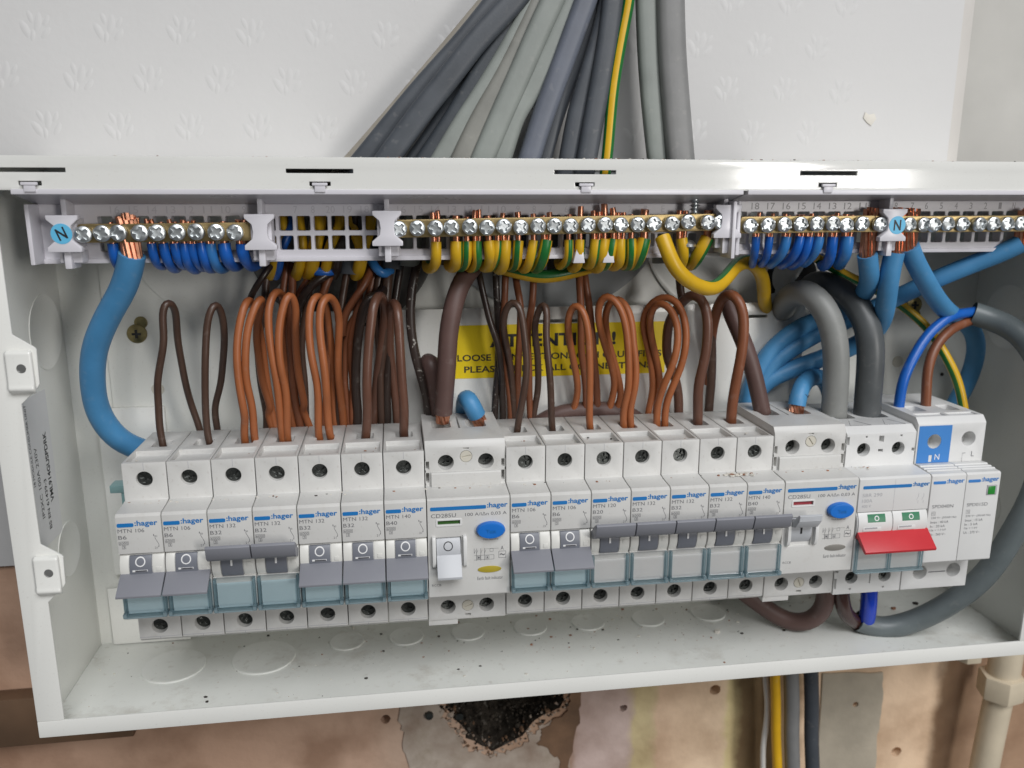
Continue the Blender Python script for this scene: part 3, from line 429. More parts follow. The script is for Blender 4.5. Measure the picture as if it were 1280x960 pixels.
('earth_wire','green and yellow earth wire, thirteenth from the left under the earth bar','wire','earth wires under the earth bar','gy',4.8,[(198.2,25,127),(197.8,24,123),(198,26,119.5),(198.5,34,115.8),(199.1,46,114.5),(202.1,62,116.2)],{'cu': 'start', 'cul': 0, 'tip': 1.2, 'n': 2}),
('earth_wire','green and yellow earth wire, fourteenth from the left under the earth bar','wire','earth wires under the earth bar','gy',4.8,[(201.7,25,127.1),(201.2,24,123),(201.3,26,118.4),(201.8,34,114.6),(202.5,46,113.3),(205.6,62,116.2)],{'cu': 'start', 'cul': 0, 'tip': 3.6, 'n': 1}),
('earth_wire','green and yellow earth wire, fifteenth from the left under the earth bar','wire','earth wires under the earth bar','gy',4.5,[(205.6,25,127.1),(205,24,123.1),(204.9,26,119),(205.4,34,115.2),(206.3,46,113.9),(209.5,62,116.3)],{'cu': 'start', 'cul': 0, 'tip': 3.6, 'n': 1}),
('earth_wire','green and yellow earth wire, sixteenth from the left under the earth bar','wire','earth wires under the earth bar','gy',4.8,[(208.9,25,127.1),(208.7,24,123.1),(209.4,26,118.9),(210.3,34,115.2),(211.3,46,113.9),(214.7,62,116.3)],{'cu': 'start', 'cul': 0, 'tip': 0.6, 'n': 2}),
('earth_wire','green and yellow earth wire, seventeenth from the left under the earth bar','wire','earth wires under the earth bar','gy',4.5,[(213.7,25,127.1),(213.5,24,123.1),(214.2,26,119.1),(215.2,34,115.4),(216.4,46,114.1),(220,62,116.3)],{'cu': 'start', 'cul': 0, 'tip': 0.2, 'n': 1}),
('earth_wire','green and yellow earth wire, eighteenth from the left under the earth bar','wire','earth wires under the earth bar','gy',6.0,[(219.4,25,127.2),(218.4,24,123.2),(217.7,26,119.5),(218.1,34,115.8),(219.4,46,114.5),(223.2,62,116.3)],{'cu': 'start', 'cul': 0, 'tip': 1.2, 'n': 1}),
('earth_wire','green and yellow earth wire, nineteenth from the left under the earth bar','wire','earth wires under the earth bar','gy',5.2,[(236.2,25,127.3),(236.4,24,123.2),(237.9,26,118.7),(239.6,34,114.9),(241.6,46,113.6),(246.2,62,116.4)],{'cu': 'start', 'cul': 0, 'tip': 0.6, 'n': 2}),
('earth_wire','green and yellow earth wire, twentieth from the left under the earth bar','wire','earth wires under the earth bar','gy',6.0,[(247.9,25,127.4),(246.2,24,123.3),(244.5,26,119.7),(245.2,34,115.9),(247.4,46,114.6),(252.3,62,116.5)],{'cu': 'start', 'cul': 0, 'tip': 0.6, 'n': 1}),
('neutral_wire','blue neutral wire, first from the left under the left neutral bar','wire','blue neutral wires under the left neutral bar','blue2',4.2,[(2.5,25,126.8),(2.7,24,122.7),(2.6,28,118.6),(1.2,40,115.7),(-0.6,54,116.2),(-2.2,64,120.1)],{'cu': 'start', 'cul': 0, 'tip': 0.3, 'n': 1}),
('neutral_wire','blue neutral wire, second from the left under the left neutral bar','wire','blue neutral wires under the left neutral bar','blue2',3.6,[(17,25,126.7),(17.2,24,122.5),(17.3,28,119.1),(16.4,40,116.2),(15.2,54,116.8),(14,64,119.9)],{'cu': 'start', 'cul': 0, 'tip': 0.3, 'n': 2}),
('neutral_wire','blue neutral wire, third from the left under the left neutral bar','wire','blue neutral wires under the left neutral bar','blue2',3.9,[(21.5,25,126.7),(21.7,24,122.5),(21.9,28,118.4),(21.2,40,115.5),(20.2,54,116.1),(19.1,64,119.9)],{'cu': 'start', 'cul': 0, 'tip': 0.6, 'n': 1}),
('neutral_wire','blue neutral wire, fourth from the left under the left neutral bar','wire','blue neutral wires under the left neutral bar','blue2',4,[(25.8,25,126.7),(26,24,122.5),(26.2,28,119),(25.7,40,116.1),(24.9,54,116.7),(23.9,64,119.8)],{'cu': 'start', 'cul': 0, 'tip': 0.2, 'n': 2}),
('neutral_wire','blue neutral wire, fifth from the left under the left neutral bar','wire','blue neutral wires under the left neutral bar','blue2',4,[(29.4,25,126.6),(29.6,24,122.4),(29.9,28,117.9),(29.5,40,115),(28.8,54,115.5),(28,64,119.8)],{'cu': 'start', 'cul': 0, 'tip': 0.6, 'n': 1}),
('neutral_wire','blue neutral wire, sixth from the left under the left neutral bar','wire','blue neutral wires under the left neutral bar','blue2',3.9,[(32.5,25,126.6),(32.7,24,122.4),(33.1,28,118.8),(32.8,40,115.9),(32.2,54,116.5),(31.5,64,119.8)],{'cu': 'start', 'cul': 0, 'tip': 0.5, 'n': 2}),
('neutral_wire','blue neutral wire, seventh from the left under the left neutral bar','wire','blue neutral wires under the left neutral bar','blue2',4,[(35.9,25,126.6),(36.1,24,122.4),(36.4,28,117.8),(36.3,40,114.8),(35.8,54,115.4),(35.2,64,119.7)],{'cu': 'start', 'cul': 0, 'tip': -0.1, 'n': 1}),
('neutral_wire','blue neutral wire, eighth from the left under the left neutral bar','wire','blue neutral wires under the left neutral bar','blue4',4.2,[(39.6,25,126.5),(39.8,24,122.3),(40.2,28,117.6),(40.1,40,114.7),(39.9,54,115.2),(39.4,64,119.7)],{'cu': 'start', 'cul': 0, 'tip': 0.1, 'n': 2}),
('neutral_wire','blue neutral wire, ninth from the left under the left neutral bar','wire','blue neutral wires under the left neutral bar','blue2',5,[(44.8,25,126.5),(45,24,122.3),(45.6,28,119),(45.8,40,116.1),(45.7,54,116.8),(45.3,64,119.6)],{'cu': 'start', 'cul': 0, 'tip': 0.2, 'n': 1}),
('neutral_wire','blue neutral wire, tenth from the left under the left neutral bar','wire','blue neutral wires under the left neutral bar','blue2',4.8,[(51.7,25,126.4),(51.8,24,122.2),(52.5,28,118.9),(53,40,116),(53.2,54,116.6),(52.9,64,119.5)],{'cu': 'start', 'cul': 0, 'tip': 1.0, 'n': 2}),
('neutral_wire','blue neutral wire, first from the left under the right neutral bar','wire','blue neutral wires under the right neutral bar','blue2',3.6,[(270.3,25,127.7),(269.7,24,123.9),(271,27,119.8),(274.2,36,115.9),(279.2,48,113.8),(284.9,64,115.7)],{'cu': 'start', 'cul': 0, 'tip': 0.4, 'n': 2}),
('neutral_wire','blue neutral wire, second from the left under the right neutral bar','wire','blue neutral wires under the right neutral bar','blue2',3.6,[(276.6,25,127.6),(276,24,123.8),(277,27,119.7),(279.5,36,115.8),(284.4,48,113.7),(290.3,64,115.7)],{'cu': 'start', 'cul': 0, 'tip': 0.1, 'n': 2}),
('neutral_wire','blue neutral wire, third from the left under the right neutral bar','wire','blue neutral wires under the right neutral bar','blue4',4.6,[(284.4,25,127.6),(283.9,24,123.8),(283.5,27,119.6),(283.9,36,115.8),(288,48,113.7),(294.1,64,115.6)],{'cu': 'start', 'cul': 0, 'tip': -0.1, 'n': 2}),
('neutral_wire','blue neutral wire, fourth from the left under the right neutral bar','wire','blue neutral wires under the right neutral bar','blue2',4.4,[(290.8,25,127.5),(290.2,24,123.7),(289.8,27,119.1),(289.9,36,115.2),(294,48,113.1),(300.3,64,115.6)],{'cu': 'start', 'cul': 0, 'tip': 0.6, 'n': 2}),
('neutral_wire','blue neutral wire, fifth from the left under the right neutral bar','wire','blue neutral wires under the right neutral bar','blue2',4.4,[(295,25,127.5),(294.4,24,123.7),(294.2,27,118.7),(294.9,36,114.8),(299.3,48,112.7),(305.8,64,115.5)],{'cu': 'start', 'cul': 0, 'tip': 0.4, 'n': 2}),
('neutral_wire','blue neutral wire, sixth from the left under the right neutral bar','wire','blue neutral wires under the right neutral bar','blue4',4.6,[(299.9,25,127.5),(299.3,24,123.6),(299.3,27,119.8),(300.5,36,115.9),(305.3,48,113.9),(312.1,64,115.4)],{'cu': 'start', 'cul': 0, 'tip': 0.4, 'n': 2}),
('neutral_wire','blue neutral wire, seventh from the left under the right neutral bar','wire','blue neutral wires under the right neutral bar','blue2',4.8,[(306.4,25,127.4),(305.8,24,123.6),(306.9,27,118.6),(309.8,36,114.6),(315.5,48,112.5),(322.6,64,115.3)],{'cu': 'start', 'cul': 0, 'tip': 0.0, 'n': 2}),
('neutral_wire','blue neutral wire, eighth from the left under the right neutral bar','wire','blue neutral wires under the right neutral bar','blue4',6,[(313.2,25,127.4),(312.6,24,123.5),(314,27,119.4),(317.5,36,115.5),(323.6,48,113.4),(331.2,64,115.2)],{'cu': 'start', 'cul': 0, 'tip': 0.4, 'n': 2}),
('hidden_wire','yellow wire behind the first open slot of the carrier','wire','wires seen through the open slots of the carrier','gy_y',4.6,[(64.3,56,139.4),(65.2,50,131.7),(62.4,48,125),(60.6,50,116.2),(57.1,60,110.2)],{}),
('hidden_wire','yellow wire behind the second open slot of the carrier','wire','wires seen through the open slots of the carrier','gy_y',5,[(71.1,56,139.4),(72,50,131.6),(73.2,48,124.9),(71.5,50,116.1),(68.3,60,110)],{}),
('hidden_wire','pale yellow wire behind the third open slot of the carrier','wire','wires seen through the open slots of the carrier','gy_y',6,[(80,56,139.4),(80.8,50,131.6),(78.6,48,124.8),(76.9,50,116.1),(74,60,109.9)],{}),
('hidden_wire','yellow wire slanting behind the fourth open slot of the carrier','wire','wires seen through the open slots of the carrier','gy_y',4.6,[(89.1,56,139.4),(89.7,50,131.6),(84.7,48,124.8),(83.1,50,116),(80.3,60,109.8)],{}),
('hidden_wire','yellow wire slanting behind the fifth open slot of the carrier','wire','wires seen through the open slots of the carrier','gy_y',4.8,[(93.2,56,139.3),(93.9,50,131.5),(98.5,48,124.7),(97,50,115.8),(94.6,60,109.6)],{}),
('hidden_wire','yellow wire behind the sixth open slot of the carrier','wire','wires seen through the open slots of the carrier','gy_y',4.8,[(102.3,56,139.3),(102.9,50,131.5),(99.5,48,124.7),(98.1,50,115.8),(95.7,60,109.6)],{}),
('hidden_wire','blue wire slanting behind the lower open slots of the carrier','wire','wires seen through the open slots of the carrier','blue2',4.2,[(68.7,56,139.4),(69.6,50,131.7),(64.4,48,124.9),(62.6,50,116.2),(59.2,60,110.1)],{}),
('hidden_wire','black wire behind the fourth lower slot of the carrier','wire','wires seen through the open slots of the carrier','black',4.4,[(94.6,56,139.3),(95.3,50,131.5),(89.2,48,124.7),(87.6,50,115.9),(85,60,109.8)],{}),
('neutral_wire','blue wire crossing below the open slots of the carrier','wire',None,'blue2',4.4,[(69.5,60,118.2),(74.3,55,114.6),(80.3,52,111.3),(86.4,56,112.6),(90.5,62,116.8)],{}),
('neutral_wire','pale blue wire drooping right of the open slots','wire',None,'blue4',4.2,[(101.4,60,117.9),(104.2,55,113.2),(107,54,110),(110.6,60,112)],{}),
('supply_cable','beige grey cable, outermost at the left edge of the cable fan','cable','sheathed cables fanning down the wall into the top of the box','beige',9,[(97.5,68,162.2),(112.4,68.8,178.3),(127.5,69.6,195.1),(143,70.4,212.5),(159.1,71.2,230.8),(174,72,248)],{'flat': 5, 'down': 1}),
('supply_cable','dark blue grey flat cable second from the left of the fan','cable','sheathed cables fanning down the wall into the top of the box','slate',10.5,[(102.1,62,162.7),(115.1,62.4,177.8),(129.4,62.8,193.9),(145.2,63.2,210.4),(161.7,63.6,229.9),(174.6,64,245.9)],{'flat': 6, 'down': 1}),
('supply_cable','dark grey flat cable third from the left of the fan','cable','sheathed cables fanning down the wall into the top of the box','slate',10.5,[(111.9,56,162.5),(125.4,56.4,180.3),(138.7,56.8,195.9),(151.6,57.2,212),(167.8,57.6,228.1),(180.6,58,244.6)],{'flat': 6, 'down': 1}),
('supply_cable','dark slate cable tucked under the third cable of the fan','cable','sheathed cables fanning down the wall into the top of the box','slate2',9.5,[(124.8,64,162.9),(136.2,64.4,178.2),(145.9,64.8,192.6),(155.5,65.2,206.2),(167.7,65.6,223.2),(182.1,66,243.5)],{'flat': 6, 'down': 1}),
('supply_cable','darkest slate cable left of the light grey cables','cable','sheathed cables fanning down the wall into the top of the box','slate2',9.5,[(129.3,60,162.8),(142.2,60.4,180.9),(152.2,60.8,197.4),(164.4,61.2,214.5),(173.8,61.6,229.2),(184.9,62,245.8)],{'flat': 6, 'down': 1}),
('supply_cable','paint scuffed light grey cable, leftmost of the light ones','cable','sheathed cables fanning down the wall into the top of the box','ltgrey2',9,[(135.5,58,162.7),(143.5,58.3,175.6),(156.2,58.7,193.5),(164.5,59,206.9),(174.2,59.3,223),(179.6,59.7,235.4),(184.5,60,245.3)],{'flat': 5.5, 'down': 1}),
('supply_cable','light grey cable, second of the light ones from the left','cable','sheathed cables fanning down the wall into the top of the box','ltgrey3',9.5,[(144.3,56,162.7),(152,56.7,178.5),(161.5,57.3,193.4),(170.2,58,209.7),(178,58.7,225.8),(182.3,59.3,235.4),(188,60,248.6)],{'flat': 5.5, 'down': 1}),
('supply_cable','light grey cable, third of the light ones from the left','cable','sheathed cables fanning down the wall into the top of the box','ltgrey2',10.5,[(153.5,54,162.7),(161.9,54.6,181.4),(169.8,55.2,197.7),(179.1,55.8,218.2),(185.2,56.4,229.8),(192.7,57,248)],{'flat': 6, 'down': 1}),
('supply_cable','light grey cable, fourth of the light ones beside the dark gap','cable','sheathed cables fanning down the wall into the top of the box','ltgrey2',10,[(161.6,56,162.8),(168.4,56.3,183.1),(171.9,56.7,186.2),(180.6,57,201.4),(189.5,57.3,219.1),(194.8,57.7,229.7),(201.7,58,248.6)],{'flat': 6, 'down': 1}),
('supply_cable','blue grey round cable just right of the dark gap','cable','sheathed cables fanning down the wall into the top of the box','bluegrey',10,[(174.3,54,162.8),(181,54.4,183.1),(188.4,54.8,201.6),(195.2,55.2,219.9),(199.1,55.6,229.3),(204.8,56,248.2)],{'flat': 8, 'down': 1}),
('supply_cable','thin grey cable between the blue grey and dark grey cables','cable','sheathed cables fanning down the wall into the top of the box','slate',7,[(183,64,163.3),(188.7,64.4,181.9),(195.3,64.8,198.8),(202,65.2,214.6),(205.8,65.6,231),(209.1,66,251)],{'flat': 5, 'down': 1}),
('supply_cable','dark grey cable left of the green and yellow wire, further one','cable','sheathed cables fanning down the wall into the top of the box','slate',9.5,[(193.2,58,163.1),(196.6,58.4,182.2),(202.8,58.8,201.8),(208.5,59.2,220.3),(211.1,59.6,230.6),(213,60,249.5)],{'flat': 6, 'down': 1}),
('supply_cable','dark grey cable running right beside the green and yellow wire','cable','sheathed cables fanning down the wall into the top of the box','slate',9.5,[(200.4,54,163),(204.2,54.8,185),(208.2,55.5,207.3),(211,56.2,229.1),(212.9,57,248.7)],{'flat': 6, 'down': 1}),
('earth_wire','green and yellow wire running down among the grey supply cables','wire','sheathed cables fanning down the wall into the top of the box','gy_top',5.2,[(209.8,54,163),(212,54.5,192.5),(214.9,55,211),(218.2,55.5,229.6),(219.8,56,248.7)],{'down': 1}),
('supply_cable','pale greenish grey cable right of the green and yellow wire','cable','sheathed cables fanning down the wall into the top of the box','ltgrey2',10,[(235.2,60,163.5),(231.9,60.5,186),(229.4,61,208.6),(227.9,61.5,230.8),(227,62,250.6)],{'flat': 6.5, 'down': 1}),
('supply_cable','thick mid grey cable, rightmost of the fan','cable','sheathed cables fanning down the wall into the top of the box','ltgrey4',13,[(244.8,56,163.3),(242,57,185.7),(239.4,58,208.4),(238,59,230.5),(237,60,250.4)],{'flat': 9, 'down': 1}),
('earth_cable','yellow cable running down below the box','cable','cables leaving downwards below the box','yellow',5.6,[(315,66,-95),(317.1,66,-117.5),(318.9,66,-135.3),(320.2,66,-156),(322.7,66,-180),(324.1,66,-204.3)],{}),
('supply_cable','mid grey cable below the box beside the yellow one','cable','cables leaving downwards below the box','ltgrey4',8.6,[(323.1,64,-94.5),(325.4,64,-117),(327.3,64,-134.8),(328.7,64,-155.5),(331.3,64,-179.4),(332.7,64,-203.7)],{}),
('supply_cable','dark grey cable, rightmost of those below the box','cable','cables leaving downwards below the box','slate',8.2,[(334.4,63,-94.9),(336.8,63,-117.4),(338.8,63,-135.2),(340.3,63,-156),(343.1,63,-179.9),(344.7,63,-204.3)],{}),
('telephone_cable','thin white cable partly hidden left of the yellow one','cable','cables leaving downwards below the box','white',3.4,[(312.6,72,-98.3),(314.2,72,-121),(316.5,72,-139.1),(316.9,72,-152.1),(315.9,72,-165.2),(318.6,72,-203.1)],{}),
]

def stripe(kind, k=0):
    if kind == 'gy':                                # yellow with one green band somewhere round the side we see
        c = (7, 8, 10, 9, 11, 7, 10)[k % 7]; g = {(c + j) % 12 for j in range((2, 2, 3)[k % 3])}
        return lambda s, n, i: 1 if s in g else 0
    if kind == 'gy_y': return lambda s, n, i: 1 if s in (1, 2) else 0
    if kind == 'gy_l': return lambda s, n, i: 1 if s in (6, 7) else 0
    if kind == 'gy_g': return lambda s, n, i: 0 if s in (6, 7, 0) else 1
    if kind == 'gy_top': return lambda s, n, i: 0 if s in (8, 9) else 1
    if kind == 'gy_big': return lambda s, n, i: 1 if s in (11, 0, 1) else 0
def strands(mb, a, b, r, rnd):
    d = (b - a); L_ = d.length; t = d.normalized()
    u = t.cross(Vector((0, 1, 0.3))).normalized(); v = u.cross(t)
    for k in range(15):
        an = 6.283 * k / 5 if k < 5 else 6.283 * k / 10 + .3; q = r * (.36 if k < 5 else .80)
        o0 = u * math.cos(an) * q + v * math.sin(an) * q
        o1 = u * math.cos(an + .7) * q + v * math.sin(an + .7) * q
        tw = rnd.uniform(0.8, 1.1); sh = v * rnd.uniform(-0.4, 0.4) + u * rnd.uniform(-.5, .5)
        e = L_ * rnd.uniform(0.86, 1.05)
        tube(mb, [a + o0 - t * 2, a + (o0 + o1) * .5 + t * e * 0.5 + sh * 0.5, a + o1 * tw + t * e + sh], r * 0.30, 6, 2.0, transport=True)
def build_wires():
    rnd = random.Random(3)
    for kw, (name, label, cat, group, mt, dia, pts, o) in enumerate(WIRES):
        P = [Vector(p) for p in pts]
        if o.get('down'):
            b = P[0]; d = (P[0] - P[1]).normalized()
            P = [Vector((b.x + d.x * 31, b.y, 110 + (kw * 37) % 9)), Vector((b.x + d.x * 29, b.y, 124)), b + d * 24, b + d * 10, b] + P[1:]
            P.append(P[-1] + (P[-1] - P[-2]).normalized() * 160)
        if label.endswith('below the box') or 'below the box' in label or 'beside the yellow' in label or 'left of the yellow' in label:
            P.append(P[-1] + Vector((0, 0, -180)))
        # a hand-bent look: tiny random kinks
        amp = 0.0 if dia > 7 or len(P) < 6 else 0.42
        P = [P[0]] + [p + Vector((rnd.uniform(-amp, amp), rnd.uniform(-amp, amp), rnd.uniform(-amp, amp))) for p in P[1:-1]] + [P[-1]]
        mb = MB()
        st = stripe(mt, kw) if mt.startswith('gy') else None
        mats = ['yellow_pvc', 'green_pvc'] if st else [mt]
        if mt == 'gy_g': st = stripe('gy_g')
        sheath = o.get('sheath')
        if o.get('flat'):
            Q = tube(mb, P, dia / 2, 16, 4, flat=o['flat'] / 2)
        else:
            Q = tube(mb, P, dia / 2, 14 if dia > 7 else 12, 2.2 if dia < 7 else 3, mi=st, cap=not sheath, transport=mt != 'gy_top')
            if sheath:                             # open cut ends: inner wall of the sheath
                tube(mb, P, dia / 2 - 1.2, 14, 3, cap=False)
        ob = tag(obj(name, mb.build(name, mats, smooth=60, merge=0.0005)), label, cat, group)
        if o.get('cu') or 'tip' in o:
            cb = MB(); a = Q[0]
            if 'tip' in o:
                bz = 131.1 if a.x < 60 else 132.0 + (a.x - 111) * .016 if a.x < 256 else 133.0
                top = bz + 4.1 + o['tip']
                n = o.get('n', 1)
                rr = dia * (0.30 if n == 1 else 0.24)
                for k in range(n):
                    dx = (k - (n - 1) / 2) * rr * 2.1; dz = rnd.uniform(-1.2, 0.8)
                    tube(cb, [(a.x + dx * 0.7, a.y + 0.3, a.z - 2.5), (a.x + dx, a.y, a.z + 3), (a.x + dx, 25, 132), (a.x + dx, 25.5 + rnd.uniform(-0.8, 0.8), top - 1 + dz), (a.x + dx + rnd.uniform(-0.5, 0.5), 25.5, top + dz)], rr, 8, 2)
            elif o['cu'] == 'end':
                d = (Q[-1] - Q[-3]).normalized(); strands(cb, Q[-1] - d * 0.5, Q[-1] + d * o.get('cul', 6), dia * 0.40, rnd)
            elif a.z > 110:
                strands(cb, a - Vector((0, 0, 1)), Vector((a.x, 25, 139.5 + (0 if a.x > 200 else -1.5))), dia * 0.36, rnd)
            else:
                d = (Q[0] - Q[2]).normalized(); strands(cb, Q[0] - d * 0.5, Q[0] + d * o.get('cul', 6), dia * 0.40, rnd)
            obj('copper_core', cb.build('copper_core', 'copper', smooth=50, merge=0.0005), ob)
        if 'printed mark' in label:
            pm = MB(); c_ = Q[int(len(Q) * 0.16)]
            text(pm, '2', c_.x + 0.6, c_.x + 2.0, c_.z - 1.6, c_.z + 1.6, c_.y - dia / 2 * 0.97, rot=R(70))
            obj('printed_mark', pm.build('printed_mark', 'black_print', smooth=0), ob)

# ------------------------------------------------------------------ the room behind
def build_room():
    wy = 88.0
    mb = MB(); mb.xz([(-900, -36), (-60, -34.5), (-40, -37), (402, -37), (402.5, 900), (-900, 900)], wy, wy + 2.2)
    wall = obj('wallpapered_wall', mb.build('wallpapered_wall', 'wallpaper', bevel=0.5), kind='structure')
    # embossed flower motif: five low petals, one mesh shared by all
    pm = MB()
    def petal(x, z, l, w, a, h):
        n = 10; rings_ = [(1.0, 0.0), (0.8, 0.35), (0.5, 0.8), (0.2, 1.0)]; vs = []
        for k_, hh in rings_:
            for i in range(n):
                t = 2 * math.pi * i / n; u, v = l * k_ * math.cos(t), w * k_ * math.sin(t) + 0.25 * l * (math.cos(t) * k_) ** 2 * 0.35
                vs.append((x + u * math.cos(a) - v * math.sin(a), -h * .33 * hh, z + u * math.sin(a) + v * math.cos(a)))
        fs = [(j * n + i, j * n + (i + 1) % n, (j + 1) * n + (i + 1) % n, (j + 1) * n + i) for j in range(3) for i in range(n)] + [tuple(range(3 * n, 4 * n))]
        pm.add(vs, fs)
    for x, z, l, w_, a, h in ((-4.2, -1.2, 4.2, 1.3, 118, .55), (-1.2, -3.4, 2.6, 0.8, 84, .5), (1.0, 2.2, 4.4, 1.2, 80, .5), (4.2, -2.0, 3.2, 1.0, 55, .5), (-2.2, 4.2, 2.8, 0.9, 108, .4), (4.4, 3.2, 2.6, .8, 62, .4)):
        petal(x, z, l, w_ * 1.35, R(a), h)
    me = pm.build('embossed_flower', 'wallpaper', smooth=80)
    rr = random.Random(5)
    for j in range(0, 8):
        for i in range(-7, 13):
            x = (-39.5 if j % 2 == 0 else -24.5) + 30.3 * i; z = 176 + 20.5 * j
            if x > 395: continue
            obj('embossed_flower', me, wall, (x + rr.uniform(-.5, .5), wy, z + rr.uniform(-.4, .4)), (0, rr.uniform(-.12, .12), 0))
    ch = MB(); ch.xz([(0, 0), (2.6, 3.4), (1.2, 6), (-1.6, 5.4), (-3.8, 6.6), (-4.6, 3.8), (-2.4, 1.6)], wy - 0.6, wy + 0.2)
    tag(obj('filler_dab', ch.build('filler_dab', 'chip_white', bevel=0.2), loc=(357, 0, 180.5)), 'small white dab of filler on the patterned wallpaper', 'filler')
    eb = MB(); eb.prism([(402.2, 88.0), (410.5, 91.5), (411, 160), (402.2, 160)], lambda p: (p[0] - .1, p[1] + .2, -60), lambda p: (p[0] - .1, p[1] + .2, 900))
    obj('wall_edge', eb.build('wall_edge', 'wall_edge', bevel=0.8), kind='structure')
    rb = MB(); rb.box(405, 900, 150, 156, -60, 900)
    obj('wall_return', rb.build('wall_return', 'wall_return'), kind='structure')
    # lower wall with the broken cavity and screw holes
    rr = random.Random(11)
    def rough(poly, amp, n=5):
        out = []
        for i in range(len(poly)):
            a, b = poly[i], poly[(i + 1) % len(poly)]
            for k in range(n):
                t = k / n; out.append((a[0] + (b[0] - a[0]) * t + rr.uniform(-amp, amp), a[1] + (b[1] - a[1]) * t + rr.uniform(-amp, amp)))
        return out
    py = 90.5
    cav = rough([(134, -114), (150, -108), (196, -110), (203, -128), (200, -142), (184, -150), (176, -160), (160, -166), (148, -160), (141, -148), (134, -136)], 1.3, 3)
    SH = [(292.9, 90.0, -139.8), (414.6, 90.0, -194.3), (383.0, 90.0, -157.5), (120.8, 90.0, -150.7), (237.1, 90.0, -146.6), (99.7, 90.0, -140.4)]
    rad = [3.4, 3.4, 1.8, 3.0, 2.3, 2.8]
    holes = [(cav, None)] + [(rough(circ(p[0], p[2], r_, 10), 0.3, 1), 26) for p, r_ in zip(SH, rad)]
    mb = MB(); sheet(mb, rect(-900, 900, -900, -30), [h if h[1] else (h[0], 0) for h in holes], FXZ(py), None)
    lw = obj('plaster_wall', mb.build('plaster_wall', 'plaster_bands'), kind='structure')
    # cavity bowl
    cb = MB(); n = len(cav); cx = sum(p[0] for p in cav) / n; cz = sum(p[1] for p in cav) / n; vs = []
    for k_, d in ((1.0, 0), (0.97, 9), (0.9, 17), (0.6, 23), (0.25, 25)):
        vs += [(cx + (p[0] - cx) * k_ + rr.uniform(-1, 1) * (d > 0), py + d + rr.uniform(-2.5, 2.5) * (d > 0), cz + (p[1] - cz) * k_) for p in cav]
    cb.add(vs, [(j * n + i, j * n + (i + 1) % n, (j + 1) * n + (i + 1) % n, (j + 1) * n + i) for j in range(4) for i in range(n)] + [tuple(range(4 * n, 5 * n))])
    obj('cavity', cb.build('cavity', 'cavity', smooth=80), lw)
    rub = MB()
    for k in range(420):
        a = rr.uniform(0, 6.28); q = rr.random() ** 0.5
        p = cav[rr.randrange(n)]; x = cx + (p[0] - cx) * q; z = cz + (p[1] - cz) * q; s_ = rr.uniform(0.35, 1.1) + 1.2 * rr.random() ** 6
        rub.lathe([(s_ * .3, -s_ * .6), (s_ * rr.uniform(.6, 1), -s_ * .1), (s_ * .5, s_ * .6)], (x, py + rr.uniform(7, 22) * (1 - q * .6), z), 'xyz'[k % 3], 6)
    obj('loose_rubble', rub.build('loose_rubble', 'cavity', smooth=0), lw, kind='stuff')
    rim = MB()
    for k in range(340):
        i = rr.randrange(n); p = cav[i]; q_ = cav[(i + 1) % n]; t = rr.random(); g = rr.gauss(1.0, .07) + (.05 if k % 3 else -.05)
        x = cx + (p[0] + (q_[0] - p[0]) * t - cx) * g; z = cz + (p[1] + (q_[1] - p[1]) * t - cz) * g; s_ = rr.uniform(.3, 1.0) + 1.4 * rr.random() ** 5
        rim.lathe([(s_ * .3, -s_ * .5), (s_ * rr.uniform(.6, 1), 0), (s_ * .5, s_ * .5)], (x, py - (.6 if g > 1 else -rr.uniform(0, 6)), z), 'xyz'[k % 3], 5, rr.choices((0, 1, 2), (4, 3, 2))[0])
    obj('rim_rubble', rim.build('rim_rubble', ['plaster_white', 'plaster_brown', 'cavity'], smooth=0), lw, kind='stuff')
    def patch(name, m, poly, th, amp=0.8, hl=(), n=5):
        b = MB(); sheet(b, rough(poly, amp, n), [(h, None) for h in hl], FXZ(py - th), th + 0.2)
        obj(name, b.build(name, m, bevel=th * .45, seg=3, smooth=70), lw)
    patch('plaster_patch', 'plaster_brown', [(203, -100), (209, -118), (211, -148), (205, -180), (202, -212), (198, -212), (199, -176), (186, -163), (189, -154), (203, -145), (206, -130)], 1.5, 1.2, (), 8)
    patch('plaster_patch', 'plaster_white', [(106, -100), (131, -100), (130.5, -120), (130, -138), (138, -151), (146, -164), (160, -170), (177, -164), (187, -154), (203, -146), (205, -175), (200, -230), (118, -230), (112, -170), (107, -140)], 1.0, 1.6, (), 9)
    p0, p1, p2, p3 = SH[0], SH[1], SH[2], SH[3]
    patch('plaster_patch', 'plaster_cream', [(359, -134), (399, -137), (401, -160), (400, -186), (404, -240), (364, -240)], 1.2, 0.6, [circ(p2[0], p2[2], 1.8, 10)])
    for x, z in ((124, -139), (141, -141)):
        b = MB(); b.lathe([(0.2, -3.2), (2.2, -3.0), (2.4, -1.2), (0.8, 0)], (x, py, z), 'y', 12)
        obj('screw_head', b.build('screw_head', 'dark_steel'), lw)
    # dark batten at the left, behind the box
    b = MB(); b.box(-420, -30, 80, 90, -130.5, -103.5)
    tag(obj('wooden_batten', b.build('wooden_batten', 'batten_wood', bevel=0.8)), 'dark brown wooden batten on the wall left of the box', 'batten')
    # conduit at the lower right
    c = thing('conduit_pipe', 'cream painted conduit pipe with hexagonal nut below the box', 'pipe', (459, 66, 0))
    b = MB(); tube(b, [(0.5, 0, -96), (0.5, 0, -133), (0, 0, -134)], 8.8, 20, 6); obj('pipe_collar', b.build('pipe_collar', 'cream_paint', smooth=50), c)
